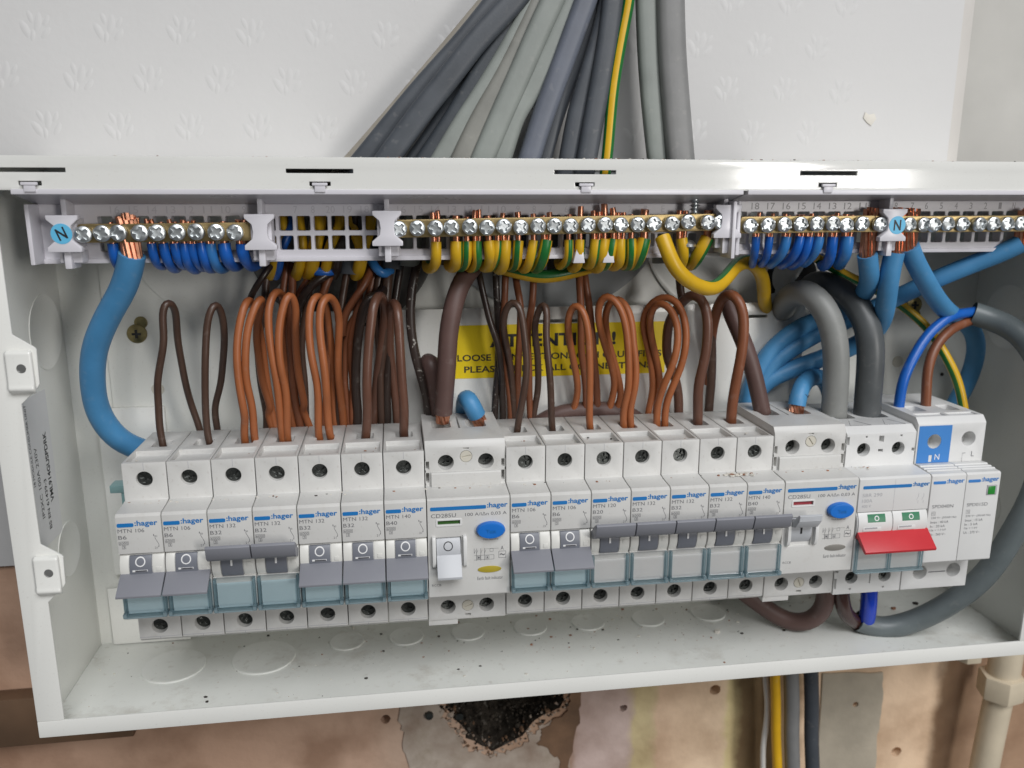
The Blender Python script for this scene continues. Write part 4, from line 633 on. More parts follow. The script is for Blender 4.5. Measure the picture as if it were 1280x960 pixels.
    b = MB(); b.xy([(12.6 * math.cos(R(60 * k + 12)), 12.6 * math.sin(R(60 * k + 12))) for k in range(6)], -143, -128.5); obj('hex_nut', b.build('hex_nut', 'cream_paint', bevel=1.2), c)
    b = MB(); tube(b, [(0, 0, -142), (-3, 0, -190), (-7, 0, -300)], 7.8, 20, 8); obj('pipe', b.build('pipe', 'cream_paint', smooth=50), c)
    b = MB(); b.xy([(-24 + 9 * math.cos(R(60 * k)), 2 + 9 * math.sin(R(60 * k))) for k in range(6)], -117, -98); obj('side_nut', b.build('side_nut', 'cream_paint', bevel=1), c)

# ------------------------------------------------------------------ the enclosure
XL, XR, ZB, ZT, YF, YB = -43.8, 428.0, -80.4, 159.7, 11.0, 86.0
def build_box():
    T = 1.2
    e = thing('consumer_unit_box', 'open white steel consumer unit box fixed to the wall', 'electrical box')
    b = MB(); b.box(XL, XR, YB, YB + T, ZB, ZT); obj('back_panel', b.build('back_panel', 'enamel_back', bevel=0.3), e)
    b = MB(); b.box(-24, 404, YB - 1.4, YB - 0.05, -70, 140); obj('mounting_plate', b.build('mounting_plate', 'enamel_back', bevel=0.7), e)
    for x0 in (XL, XR - T):
        b = MB(); b.box(x0, x0 + T, YF + T, YB, ZB, ZT); sp = obj('side_panel', b.build('side_panel', 'enamel_back', bevel=0.3), e)
        xf = x0 + T if x0 < 0 else x0
        for y, z, r in (((62, -16, 13), (66, 86, 17)) if x0 < 0 else ((60, 84, 17), (60, -18, 13))):
            k = MB(); s_ = 0.28 if x0 < 0 else -0.28
            k.lathe([(r, 0), (r, s_), (r - 0.9, s_), (r - 1.4, s_ * .2), (0.5, s_ * .2)], (xf, y, z), 'x', 36)
            obj('knockout', k.build('knockout', 'enamel_back', smooth=50), sp)
    b = MB(); b.box(XL + T, XR - T, YF + T, YB, ZB, ZB + T); fl = obj('floor_panel', b.build('floor_panel', 'enamel_floor', bevel=0.3), e)
    FC = [(-0.3, 58.7, -79.2), (42.0, 60.7, -79.2), (82.2, 70.2, -79.2), (112.6, 70.7, -79.2), (144.9, 70.9, -79.2), (178.3, 71.2, -79.2), (209.9, 71.8, -79.2), (243.3, 71.3, -79.2), (278.0, 72.6, -79.2)]
    for k_, p in enumerate(FC):
        r = (15, 15.5, 9, 9, 9, 9, 9, 9, 9.5)[k_]
        k = MB(); k.lathe([(r, 0), (r - .15, .7), (r - .9, .8), (r - 1.9, .5), (.5, .45)], (p[0], p[1], ZB + T), 'z', 40); obj('knockout', k.build('knockout', 'enamel_floor', smooth=50), fl)
    b = MB()
    b.box(XL + T, XR - T, YF + T, 46, ZT - T, ZT); b.box(XL + T, 96, 46.1, YB, ZT - T, ZT); b.box(292, XR - T, 46.1, YB, ZT - T, ZT)
    obj('top_panel', b.build('top_panel', 'enamel'), e)
    # front flanges
    b = MB(); holes = []
    for k in range(-1, 5):
        x = 84.9 + 104.7 * k
        a0, a1 = max(XL + 3, x - 12.6), min(XR - 3, x + 12.8)
        holes.append((rect(a0, a1, 153.7, 155.3), None)); holes.append((rect(x - 4, x + 4, 148.9, 150.5), None))
    holes = [h for h in holes if h[0][1][0] - h[0][0][0] > 4]
    sheet(b, rect(XL, XR, 147.2, ZT), holes, FXZ(YF), T); obj('front_flange', b.build('front_flange', 'enamel_gloss', bevel=0.35), e, label='top front flange with dark slots')
    b = MB(); b.xz(rect(XL, XR, ZB, -72.7), YF, YF + T); obj('front_flange', b.build('front_flange', 'enamel', bevel=0.45), e)
    def tabprof(x, s_):                           # inner edge of a side flange with its two screw tabs
        p = []
        for z1, z0 in ((93.5, 66.0), (7.5, -18.0)):
            p += [(x, z1), (x + 7.3 * s_, z1 - 5), (x + 8.0 * s_, z1 - 6), (x + 7.6 * s_, z0 + 8), (x + 6.4 * s_, z0 + 6), (x, z0)]
        return p
    for side in (0, 1):
        s_ = 1 if side == 0 else -1; xo = XL if side == 0 else XR; xi = xo + 10.8 * s_
        poly = [(xo, 147.2), (xi, 147.2)] + tabprof(xi, s_) + [(xi, -72.7), (xo, -72.7)]
        b = MB(); b.xz(poly, YF, YF + T); fo = obj('front_flange', b.build('front_flange', 'enamel', bevel=0.45), e)
        for zc in (79.5, -5.2):
            t = MB(); x0, x1 = sorted((xi - 3.0 * s_, xi + 6.6 * s_))
            prof = [(zc + 8.2, YF - .1), (zc + 7.4, YF - 2.4), (zc - 5.0, YF - 2.4), (zc - 7.0, YF - 3.2), (zc - 8.6, YF - 1.8), (zc - 9.4, YF - .1)]
            t.prism(prof, lambda p: (x0, p[1], p[0]), lambda p: (x1, p[1], p[0]))
            tb = obj('screw_tab', t.build('screw_tab', 'enamel', bevel=1.1, seg=3), fo)
            h = MB(); h.lathe([(1.75, -.05), (1.5, -.12), (1.35, .02), (.2, .05)], ((x0 + x1) / 2 + 1, YF - 2.5, zc + 1.2), 'y', 20); obj('tab_hole', h.build('tab_hole', 'hole_grey', smooth=50), fo)
    # rear knockouts seen between the wires
    for (x, z, r, m, d) in ((190, 150, 62, 'grommet_grey', 1.5), (88, 127, 45, 'grommet_dark', 1.5), (283, 130, 46, 'enamel_back', 1.5), (30, 128, 40, 'enamel_back', .8), (318, 104, 14, 'dark_hole', .8)):
        k = MB(); y0 = YB - 1.5; zc_ = ZT - T - 1; n_ = 64
        vs = [(x + q * math.cos(2 * math.pi * i / n_), y0 + h_, min(zc_, z + q * math.sin(2 * math.pi * i / n_))) for q, h_ in ((r, 0), (r, -d), (r - 2, -d - .3), (r - 4, -d * .4)) for i in range(n_)]
        k.add(vs, [(j * n_ + i, j * n_ + (i + 1) % n_, (j + 1) * n_ + (i + 1) % n_, (j + 1) * n_ + i) for j in range(3) for i in range(n_)] + [tuple(range(3 * n_, 4 * n_))])
        obj('rear_knockout', k.build('rear_knockout', m, smooth=50), e)
    # raised shield plate carrying the yellow sticker
    b = MB(); hs = [(rect(290.5, 300.5, 84.6, 86.2), None), (rect(182, 206, 84.4, 86.0), None), (rect(96, 104, 84.6, 86.0), None)]
    sheet(b, [(68, -20), (318, -20), (321, -10), (321, 90), (318.5, 92.6), (68, 92)], hs, FXZ(72), 1.2)
    pl = obj('shield_plate', b.build('shield_plate', 'enamel', bevel=0.3), e)
    b = MB(); b.box(70, 318, 73.2, YB - 1.5, 30, 31.2); obj('plate_bracket', b.build('plate_bracket', 'enamel'), pl)
    st = MB(); st.box(139.5, 247, 71.8, 71.95, 57.6, 84.0); so = obj('warning_sticker', st.build('warning_sticker', 'sticker_yellow'), pl)
    tx = MB()
    text(tx, 'ATTENTION!', 157.5, 221, 72.8, 79.4, 71.74, bold=0.035)
    text(tx, 'LOOSE CONNECTIONS CAN CAUSE FIRES', 137.5 + 4, 245, 66.2, 69.5, 71.74, bold=0.022)
    text(tx, 'PLEASE CHECK ALL CONNECTIONS', 144.8, 240, 60.4, 63.7, 71.74, bold=0.022)
    obj('lettering', tx.build('lettering', 'black_print', smooth=0), so)
    # rating sticker on the left wall
    A = [(-42.5, 33.4, 63.8), (-42.5, 54.6, 53.2), (-42.5, 58.9, 29.6), (-42.5, 33.8, 13.3)]
    y0, y1, z0, z1 = 20, 57, -5, 62
    s_ = MB(); s_.box(-42.58, -42.4, y0, y1, z0, z1); so = obj('rating_sticker', s_.build('rating_sticker', 'paper'), e)
    fr = lambda u, v: (-42.33, u, v)
    tx = MB()
    def vt(s, yb, h, za, zb, bold=0.0):            # reads upwards
        me, a, b_, c_, d_ = glyphs(s, bold)
        tx.add([(-42.33, yb - (v.co.y - c_) / (d_ - c_) * h, za + (v.co.x - a) / (b_ - a) * (zb - za)) for v in me.vertices], [tuple(p.vertices) for p in me.polygons])
    vt('VML914GUSPDRK', 52, 3.4, 12, 44, 0.025); vt('BS EN 61439-3', 46.5, 2.6, 1, 24, 0.01); vt('IP2XC 100A 230V', 41, 2.6, 8, 40, 0.0); vt('18 MODULE CONSUMER UNIT', 36, 1.8, 24, 60, 0.0); vt('METAL ENCLOSURE', 32, 1.8, 24, 52, 0.0)
    obj('lettering', tx.build('lettering', 'black_print', smooth=0), so)
    # wall screws through the back
    for nm, x, z, m in (('fixing_screw', -9.5, 81.5, 'passivated'), ('fixing_screw', 389.5, 88, 'passivated')):
        k = MB(); k.lathe([(4.6, 0), (4.6, -.5), (4.4, -.8), (1.2, -1.4)], (x, YB - 1.4, z), 'y', 24)
        k.lathe([(3, 0), (3, -.4), (2.5, -.5)], (x + (2.2 if x < 0 else 1.5), YB - 1.4, z + (5.2 if x < 0 else -5.6)), 'y', 20)
        f = obj(nm, k.build(nm, m, smooth=40), e)
        c = MB(); c.box(x - 2, x + 2, YB - 3.2, YB - 2.5, z - .55, z + .55); c.box(x - .55, x + .55, YB - 3.21, YB - 2.51, z - 2, z + 2); obj('cross_recess', c.build('cross_recess', 'dark_hole'), f)
    for p, r, m in (((-2.6, 84.0, 54.1), 3.0, 'beige_plug'), ((383.7, 84.0, 56.9), 3.2, 'beige_plug'), ((411.0, 84.0, 49.0), 1.0, 'dark_hole')):
        k = MB(); k.lathe([(r, 0), (r * .95, -.4), (.3, -.3)], (p[0], YB - 1.4, p[2]), 'y', 18); obj('hole_plug', k.build('hole_plug', m), e)
    # rail bracket and rail
    b = MB(); b.box(-36, 2, 83.6, YB - 1.45, -79, -48); b.box(-31, 0, 82, 84.5, -40, 46); obj('rail_bracket', b.build('rail_bracket', 'enamel', bevel=0.5), e)
    b = MB(); b.yz([(69, -17.5), (70.2, -17.5), (70.2, -12), (76, -12), (76, 12), (70.2, 12), (70.2, 17.5), (69, 17.5), (69, 10.8), (74.8, 10.8), (74.8, -10.8), (69, -10.8)], -16, 400)
    obj('din_rail', b.build('din_rail', 'zinc'), e)

def build_end_clip():
    b = MB(); b.box(-18.5, -3, 52, 60, 13.5, 17.2); b.box(-14, -3, 52.5, 59.5, -12, 13.6)
    tag(obj('rail_end_clip', b.build('rail_end_clip', 'teal_plastic', bevel=0.5)), 'small teal plastic end clip beside the leftmost breaker', 'clip')

# ------------------------------------------------------------------ terminal carriers and bars
def screw_mesh():
    mb = MB(); ro = 3.2
    n = 24
    out = circ(0, 0, ro, n)
    a, w_ = 2.3, 0.6
    plus = [(a, -w_), (a, w_), (w_ + .25, w_ + .25), (w_, a), (-w_, a), (-w_ - .25, w_ + .25), (-a, w_), (-a, -w_), (-w_ - .25, -w_ - .25), (-w_, -a), (w_, -a), (w_ + .25, -w_ - .25)]
    sheet(mb, out, [(plus, 1.0)], lambda p, d: (p[0], d - (0.35 if p[0] ** 2 + p[1] ** 2 < 8.5 else 0), p[1]), None)
    mb.lathe([(ro, 0), (ro, 2.0), (2.5, 2.4), (2.5, 5)], (0, 0, 0), 'y', n, closed=True)
    for s_ in (1, -1): mb.box(ro * s_ - 1.0 if s_ > 0 else -ro - .12, ro + .12 if s_ > 0 else -ro + 1.0, -.12, .5, -.5, .5)
    return mb.build('terminal_screw', 'zinc', bevel=0.12, seg=1, smooth=40)
SCREW = None
def bar(label, x0, x1, z0, z1, xs, group, zh=3.6):
    """brass bar whose centre runs from (x0,z0) to (x1,z1)"""
    global SCREW
    if SCREW is None: SCREW = screw_mesh()
    t = thing('terminal_bar', label, 'terminal bar', (x0, 0, z0), group)
    L_ = x1 - x0; b = MB()
    b.xz(rrect(0, L_, -zh, zh, 1.6, 4), 21.2, 29.3)
    sl = (z1 - z0) / L_
    obj('brass_bar', b.build('brass_bar', 'brass', bevel=0.3), t, rot=(0, -math.atan(sl), 0))
    rr = random.Random(int(x0) + 50)
    for x in xs:
        obj('terminal_screw', SCREW, t, (x - x0, 18.3 + rr.uniform(-.7, 1.2), (x - x0) * sl + rr.uniform(-.35, .35)), (rr.uniform(-.09, .09), rr.uniform(-.9, .9), rr.uniform(-.09, .09)))
    return t
def saddle_mesh(wd=10.6):
    mb = MB(); h = 7.0
    p = [(-wd / 2 - .5, h), (wd / 2 + .5, h), (wd / 2 + .5, h - 1.6), (wd / 2 - 2.2, h - 4.0), (wd / 2 - 2.6, 0), (wd / 2 - 2.2, -h + 4.4), (wd / 2 + .9, -h + 1.8), (wd / 2 + .9, -h), (-wd / 2 - .9, -h), (-wd / 2 - .9, -h + 1.8), (-wd / 2 + 2.2, -h + 4.4), (-wd / 2 + 2.6, 0), (-wd / 2 + 2.2, h - 4.0), (-wd / 2 - .5, h - 1.6)]
    mb.xz(p, 17.5, 20.9); mb.box(-wd / 2 + 1.2, wd / 2 - 1.2, 20.8, 30, -5.5, 5.5)
    mb.box(-3.8, 4.4, 22, 30, -11.4, -6.8); mb.box(-1.3, 1.3, 19.5, 29.6, -13.6, -6.9); mb.box(-1.0, 1.0, 21, 30, 6.8, 13)
    return mb.build('bar_saddle', 'lilac_plastic', bevel=0.45, seg=2)
def carrier(label, x0, x1, dz, cells, nums, saddles, tabs, sym=None):
    t = thing('terminal_carrier', label, 'terminal carrier', (0, 0, dz))
    b = MB(); Y = 30.0
    holes = []
    for x in cells:
        for za, zb in ((131.2, 137.2), (123.4, 129.2)): holes.append((rrect(x, x + 5.6, za, zb, .5, 2), None))
    sheet(b, rect(x0, x1, 118.8, 142.0), holes, FXZ(Y), 5.5)
    obj('grid_face', b.build('grid_face', 'lilac_plastic', bevel=0.25, seg=1), t)
    b = MB(); top = 147.6 - dz
    b.yz([(Y, 142.0), (12.6, 145.6 - dz), (10.4, 145.7 - dz), (10.4, top), (31, top), (35.4, 142)], x0, x1)
    obj('top_ledge', b.build('top_ledge', 'lilac_plastic', bevel=0.3), t)
    b = MB(); b.box(x0, x1, Y - 1.2, Y + .1, 118.8, 120.6); b.box(x0, x0 + 1.6, 20, Y, 119, 142); b.box(x1 - 1.6, x1, 16, Y, 119, 143)
    obj('edge_rib', b.build('edge_rib', 'lilac_plastic', bevel=0.3), t)
    for x in tabs:
        b = MB(); b.box(x - 2.0, x + 2.0, 9.7, 10.9, top - 1, 150.0 - dz); b.box(x - 2.9, x + 2.9, 9.4, 10.6, 149.0 - dz, 150.1 - dz)
        obj('hook_tab', b.build('hook_tab', 'lilac_plastic', bevel=0.25), t)
    m = saddle_mesh()
    for x, z, nlab in saddles:
        s_ = obj('bar_saddle', m, t, (x, 0, z))
        if nlab is not None:
            d = MB(); d.lathe([(3.9, 0), (3.9, -.12), (.3, -.12)], (nlab[0], 17.5, 0), 'y', 28); dd = obj('neutral_sticker', d.build('neutral_sticker', 'sticker_blue'), s_)
            d = MB(); text(d, 'N', nlab[0] - 1.7, nlab[0] + 1.7, -2.3, 2.3, 17.3, bold=0.02, rot=nlab[1]); obj('lettering', d.build('lettering', 'black_print', smooth=0), dd)
    for x in ((190.6, 203.6) if dz == 0 else ()):
        b = MB(); b.prism([(x - 2.6, 117.2), (x + 2.6, 117.2), (x + 1.6, 123.5), (x - 1.0, 123.5)], lambda p: (p[0], 23.5, p[1]), lambda p: (p[0], 29.8, p[1])); obj('hook_tab', b.build('hook_tab', 'lilac_plastic', bevel=.3), t)
    d = MB()
    for x, s_ in nums:
        w_ = 1.5 if len(s_) == 1 else 3.6
        text(d, s_, x - w_ / 2, x + w_ / 2, 138.3, 141.2, Y - 0.03)
    obj('numerals', d.build('numerals', 'numeral_faint_shade' if dz == 0 else 'numeral_relief_shade', smooth=0), t)
    return t
def build_terminals():
    cells = [-18 + 7.0 * k for k in range(0, 39) if not (-16 < -18 + 7 * k < -8)]
    cells = [x for x in cells if x < 249]
    nums = [(116.1 + 7.0 * k, str(16 - k)) for k in range(16)] + [(3 + 7.1 * k, str(16 - k)) for k in range(8)] + [(73.0 + 7.0 * k, s_) for k, s_ in enumerate(('7', '8', '20', '19', '18', '16'))] + [(229, 'E'), (236, 'A'), (250, 'B')]
    carrier('long lilac white carrier holding the left neutral and earth bars', -26.6, 257.0, 0, cells, nums, [(-12.8, 131.0, (-.5, R(20))), (60.2, 131.2, None), (110, 132.4, None), (254.0, 134.6, None)], [-19.7, 84.9, 189.9])
    cells = [262 + 7.35 * k for k in range(22)]
    nums = [(263.5, '9')] + [(271.3 + 7.3 * k, str(18 - k)) for k in range(8)] + [(338.5, '8'), (346.5, '7')] + [(353.5 + 7.4 * k, str(6 - k)) for k in range(6)] + [(397.5, 'N')]
    carrier('shorter lilac white carrier holding the right neutral bars', 259.0, 424.0, 1.1, cells, nums, [(330.6, 131.6, (1.4, 0))], [294.1, 399])
    g = 'brass terminal bars along the top'
    bar('short brass neutral bar with nine screws at the left end', -9, 56.5, 130.9, 131.3, (-6.0, 0.7, 6.6, 14.9, 21.4, 28.7, 35.8, 43.4, 50.4), g)
    bar('long brass earth bar crowded with yellow and green wires', 111.0, 254.5, 132.0, 134.3, (114.8, 122.1, 129.4, 136.0, 143.5, 150.5, 157.6, 164.8, 171.9, 179.0, 186.0, 193.4, 200.5, 207.5, 214.8, 221.7, 229.6, 236.7, 245.3, 251.0), g)
    bar('brass neutral bar above the thin blue wires at the right', 261, 327.5, 132.9, 133.2, (265.1, 272.4, 280.1, 287.4, 294.9, 302.3, 309.1, 316.2, 325.0), g)
    bar('brass neutral bar running off the right edge, mostly unused', 334, 420, 132.9, 133.0, (339.1, 346.5, 350.7, 357.7, 365.2, 373.0, 380.2, 386.9, 394.1, 401.2, 408.3, 415), g)
    # drywall-type screw poking through above the earth bar
    b = MB(); prof = []
    for k in range(11): prof += [(1.3, k * 1.6), (2.3, k * 1.6 + .5), (1.3, k * 1.6 + 1.0)]
    b.lathe(prof, (240.6, 22.5, 137.5), 'z', 14)
    b.lathe([(.5, 0), (3.8, .2), (3.9, 1.2), (2.6, 2.6), (1.5, 3)], (239.2, 26, 123.5), 'z', 20)
    tag(obj('long_screw', b.build('long_screw', 'zinc', smooth=40)), 'long zinc threaded screw standing above the earth bar', 'screw')

# ------------------------------------------------------------------ devices on the rail
def device_body(w_, prof, cut, x0=0.2):
    """prof: closed (Y,Z) outline; cut: {segment index: [(loop in (x, t), depth)]}, t the Z (or Y) along that segment"""
    mb = MB(); n = len(prof); xa, xb = x0, w_ - x0
    for x in (xa, xb): mb.add([(x, p[0], p[1]) for p in prof], [tuple(range(n))])
    for i in range(n):
        P, Q = prof[i], prof[(i + 1) % n]
        if i in cut:
            ax = 1 if abs(Q[1] - P[1]) >= abs(Q[0] - P[0]) else 0
            d = Vector((Q[0] - P[0], Q[1] - P[1])); nrm = Vector((-d.y, d.x)).normalized()
            c = Vector((sum(p[0] for p in prof) / n, sum(p[1] for p in prof) / n))
            if nrm.dot(c - Vector(P)) < 0: nrm = -nrm
            def fr(p, dep, P=P, d=d, ax=ax, nrm=nrm):
                k = (p[1] - P[ax]) / d[ax]; q = Vector(P) + d * k + nrm * dep
                return (p[0], q.x, q.y)
            sheet(mb, [(xa, P[ax]), (xb, P[ax]), (xb, Q[ax]), (xa, Q[ax])], cut[i], fr, None)
        else:
            mb.add([(xa, P[0], P[1]), (xb, P[0], P[1]), (xb, Q[0], Q[1]), (xa, Q[0], Q[1])], [(0, 1, 2, 3)])
    return mb
def arc(cy, cz, r, a0, a1, n=7): return [(cy + r * math.cos(R(a0 + (a1 - a0) * k / n)), cz + r * math.sin(R(a0 + (a1 - a0) * k / n))) for k in range(n + 1)]
CACHE = {}
def cached(k, f):
    if k not in CACHE: CACHE[k] = f()
    return CACHE[k]
def deep_screw(r=3.0):
    mb = MB()
    a, q = r * .66, r * .17
    plus = [(a, -q), (a, q), (q, q), (q, a), (-q, a), (-q, q), (-a, q), (-a, -q), (-q, -q), (-q, -a), (q, -a), (q, -q)]
    sheet(mb, circ(0, 0, r, 20), [(plus, .9)], FXZ(0), None); mb.lathe([(r, 0), (r, 1)], (0, 0, 0), 'y', 20, closed=True)
    return mb.build('terminal_screw', 'dark_steel', bevel=.1, seg=1)
def put_screw(t, x, y, z, rr, r=3.0):
    obj('terminal_screw', cached(('ds', r), lambda: deep_screw(r)), t, (x, y, z), (rr.uniform(-.15, .15), rr.uniform(-.8, .8), rr.uniform(-.2, .2)))
def logo(b, xbar, z0, xb0, xb1, m=0):
    b.xz(rrect(xb0, xb1, z0, z0 + 1.6, .5, 3), -.14, -.02, m)
YS = 13.7
def mcb(k, X, amp, on, tint, label, rr):
    t = thing('circuit_breaker', label, 'circuit breaker', (X, 0, 0), 'miniature circuit breakers in the row')
    W_ = 17.5
    def body():
        pr = [(YS, 39.4), (60, 39.4), (66, 35), (68, 20), (68, -25), (60, -40.6), (15.5, -40.6), (YS, -39.0), (YS, -22.5), (0, -22.5), (0, -6.6)] + arc(8.8, -.6, 9.4, 218, 142, 8) + [(0, 6.1), (0, 21.6), (1.2, 22.6), (9, 23.0), (YS, 23.6)]
        n = len(pr)
        return device_body(W_, pr, {0: [(rect(1.3, 16.2, 16.2, 30.5), 2.2), (rrect(5.6, 13.2, 36.2, 45.5, 1.2, 3), 7)], 7: [(circ(8.7, -33.4, 3.25, 22), 9)], n - 1: [(circ(8.6, 32.4, 3.25, 22), 7)]}).build('body', 'grey_plastic', bevel=0.3)
    bo = obj('body', cached('mcb_body', body), t)
    def cheek():
        b = MB()
        for xa, xb in ((.35, 3.8), (12.8, 17.15)):
            b.yz(arc(8.8, -.6, 9.75, 216, 144, 10) + [(4, 5), (4, -6.5)], xa, xb)
        b.box(14.1, 16.1, -1.15, 0, -1.5, .3)
        return b.build('cheeks', 'cream_plastic', bevel=0.2)
    obj('cheeks', cached('mcb_cheek', cheek), t)
    # seam lines
    put_screw(t, 8.6, YS + 1.9, 32.4, rr, 3.2); put_screw(t, 8.7, YS + 2.8, -33.4, rr, 3.2)
    def rocker():
        b = MB(); b.yz(arc(8.8, -.6, 10.1, 213, 147, 10) + [(3, 5), (3, -6)], 4.1, 12.5)
        return b.build('rocker', 'rocker_grey', bevel=0.2)
    ro = obj('rocker', cached('mcb_rocker', rocker), t)
    def flap_off():
        b = MB(); b.yz([(-.6, -2.0), (-9.3, -7.9), (-9.2, -8.8), (-8.4, -9.0), (-1, -4.6), (1.5, -4.6), (1.5, -1.9)], .25, 17.25)
        b.box(6.0, 11.0, -1.5, -.2, -1.5, -.4)
        return b.build('toggle_lever', 'toggle_grey', bevel=0.25)
    def flap_on():
        b = MB(); b.yz([(-1, 1.4), (-6.3, 3.6), (-8.2, 5.2), (-9.6, 10.2), (-8.6, 11.0), (-5.6, 9.2), (.5, 4.2)], .25, 17.25)
        return b.build('toggle_lever', 'toggle_grey', bevel=0.25)
    obj('toggle_lever', cached(('flap', on), flap_on if on else flap_off), t)
    def mark():
        b = MB()
        if on:
            b.add([(7.9, -1.62, -.9), (8.7, -1.62, -.9), (8.7, -1.5, 1.6), (7.9, -1.5, 1.6)], [(0, 1, 2, 3)])
        else:
            n = 24
            for rad in (0,):
                a = circ(8.3, 2.7, 1.95, n); c = circ(8.3, 2.7, 1.5, n)
                yy = lambda z: 8.8 - math.sqrt(max(0, 10.1 ** 2 - (z + .6) ** 2)) - .06
                b.add([(p[0], yy(p[1]), p[1]) for p in a + c], [(i, (i + 1) % n, n + (i + 1) % n, n + i) for i in range(n)])
            b.xz(rect(5.2, 11.0, -1.2, -.5), -1.5, -1.3)
        return b.build('toggle_mark', 'white_print', smooth=0)
    obj('toggle_mark', cached(('mark', on), mark), ro)
    def cover():
        b = MB(); zt, zb, yf = -6.6, -19.8, -2.6
        b.add([(.5, yf, zb), (17.0, yf, zb), (17.0, yf, zt), (.5, yf, zt)], [(0, 1, 2, 3)], 0)
        for xa in (.5, 15.9): b.box(xa, xa + 1.1, yf + .71, -.05, zb, zt, 1)
        b.box(.5, 17.0, yf - .5, -.05, zb - .9, zb - .01, 1); b.box(1.0, 16.5, yf - .35, yf - .02, zb + 1.4, zb + 1.7, 1); b.add([(.5, yf, zt), (17, yf, zt), (17, -.05, zt + .2), (.5, -.05, zt + .2)], [(0, 1, 2, 3)], 0)
        for xa in (.3, 15.6): b.box(xa, xa + 1.6, yf - .7, -.05, zb - .6, zb + 1.2, 1)
        return b.build('label_cover', ['clear_tinted' if tint else 'clear_pale', 'clear_edge'], bevel=.12, seg=1, merge=0)
    lc = obj('label_cover', cached(('cover', tint), cover), t)
    if True:
        def ins():
            b = MB(); b.box(1.8, 15.7, -.6, -.3, -19.6, -8.8); return b.build('label_strip', 'blue_card' if tint else 'white_card')
        obj('label_strip', cached(('ins', tint), ins), lc)
    def brand():
        b = MB(); b.xz(rrect(.7, 7.0, 17.4, 19.0, .5, 3), -.12, .0); text(b, ':hager', 7.4, 16.1, 17.1, 20.0, -.13, bold=.022)
        return b.build('printed_logo', 'blue_print', smooth=0)
    obj('printed_logo', cached('brand', brand), bo)
    def rating():
        b = MB(); y = -.05
        text(b, 'MTN 1%02d' % amp, .8, 10.8, 15.0, 16.6, y); text(b, 'B%d' % amp, .8, 3.9 if amp < 10 else 5.2, 12.3, 13.9, y)
        for x0, x1, z0, z1 in ((.8, 4.4, 9.9, 11.3), (1.9, 3.2, 8.3, 9.6)):
            for a in ((x0, z0, x1, z0), (x0, z1, x1, z1), (x0, z0, x0, z1), (x1, z0, x1, z1)): line(b, *a, .12, y)
        text(b, '6000', 1.0, 4.2, 10.1, 11.1, y); text(b, '3', 2.2, 2.9, 8.5, 9.4, y)
        line(b, 14.6, 12.2, 15.8, 9.6, .16, y); line(b, 14.6, 12.2, 14.6, 13.4, .16, y); line(b, 15.8, 9.6, 15.8, 8.4, .16, y); line(b, 15.2, 8.2, 15.9, 9.0, .13, y); line(b, 15.2, 8.2, 15.2, 7.6, .13, y)
        text(b, '1', 14.0, 14.3, 13.1, 13.9, y); text(b, '2', 14.2, 14.8, 7.6, 8.5, y); ring(b, 15.1, 13.0, .35, .12, y, n=10)
        return b.build('printed_rating', 'grey_print', smooth=0)
    obj('printed_rating', cached(('rating', amp), rating), bo)
    def seam():
        r_ = []
        for x0, x1, z0, z1 in ((8.55, 8.75, 36.2, 39.3), (8.55, 8.75, -39.2, -38.4), (.4, 17.1, -38.3, -38.1)):
            b = MB(); b.box(x0, x1, YS - .03, YS + .1, z0, z1); r_.append(b.build('mould_line', 'pale_print', smooth=0))
        return r_
    for m_ in cached('seam', seam): obj('mould_line', m_, bo)
def square(b, cx, cz, s_, y, w_=.12):
    for a in ((cx - s_, cz - s_, cx + s_, cz - s_), (cx - s_, cz + s_, cx + s_, cz + s_), (cx - s_, cz - s_, cx - s_, cz + s_), (cx + s_, cz - s_, cx + s_, cz + s_)): line(b, *a, w_, y)
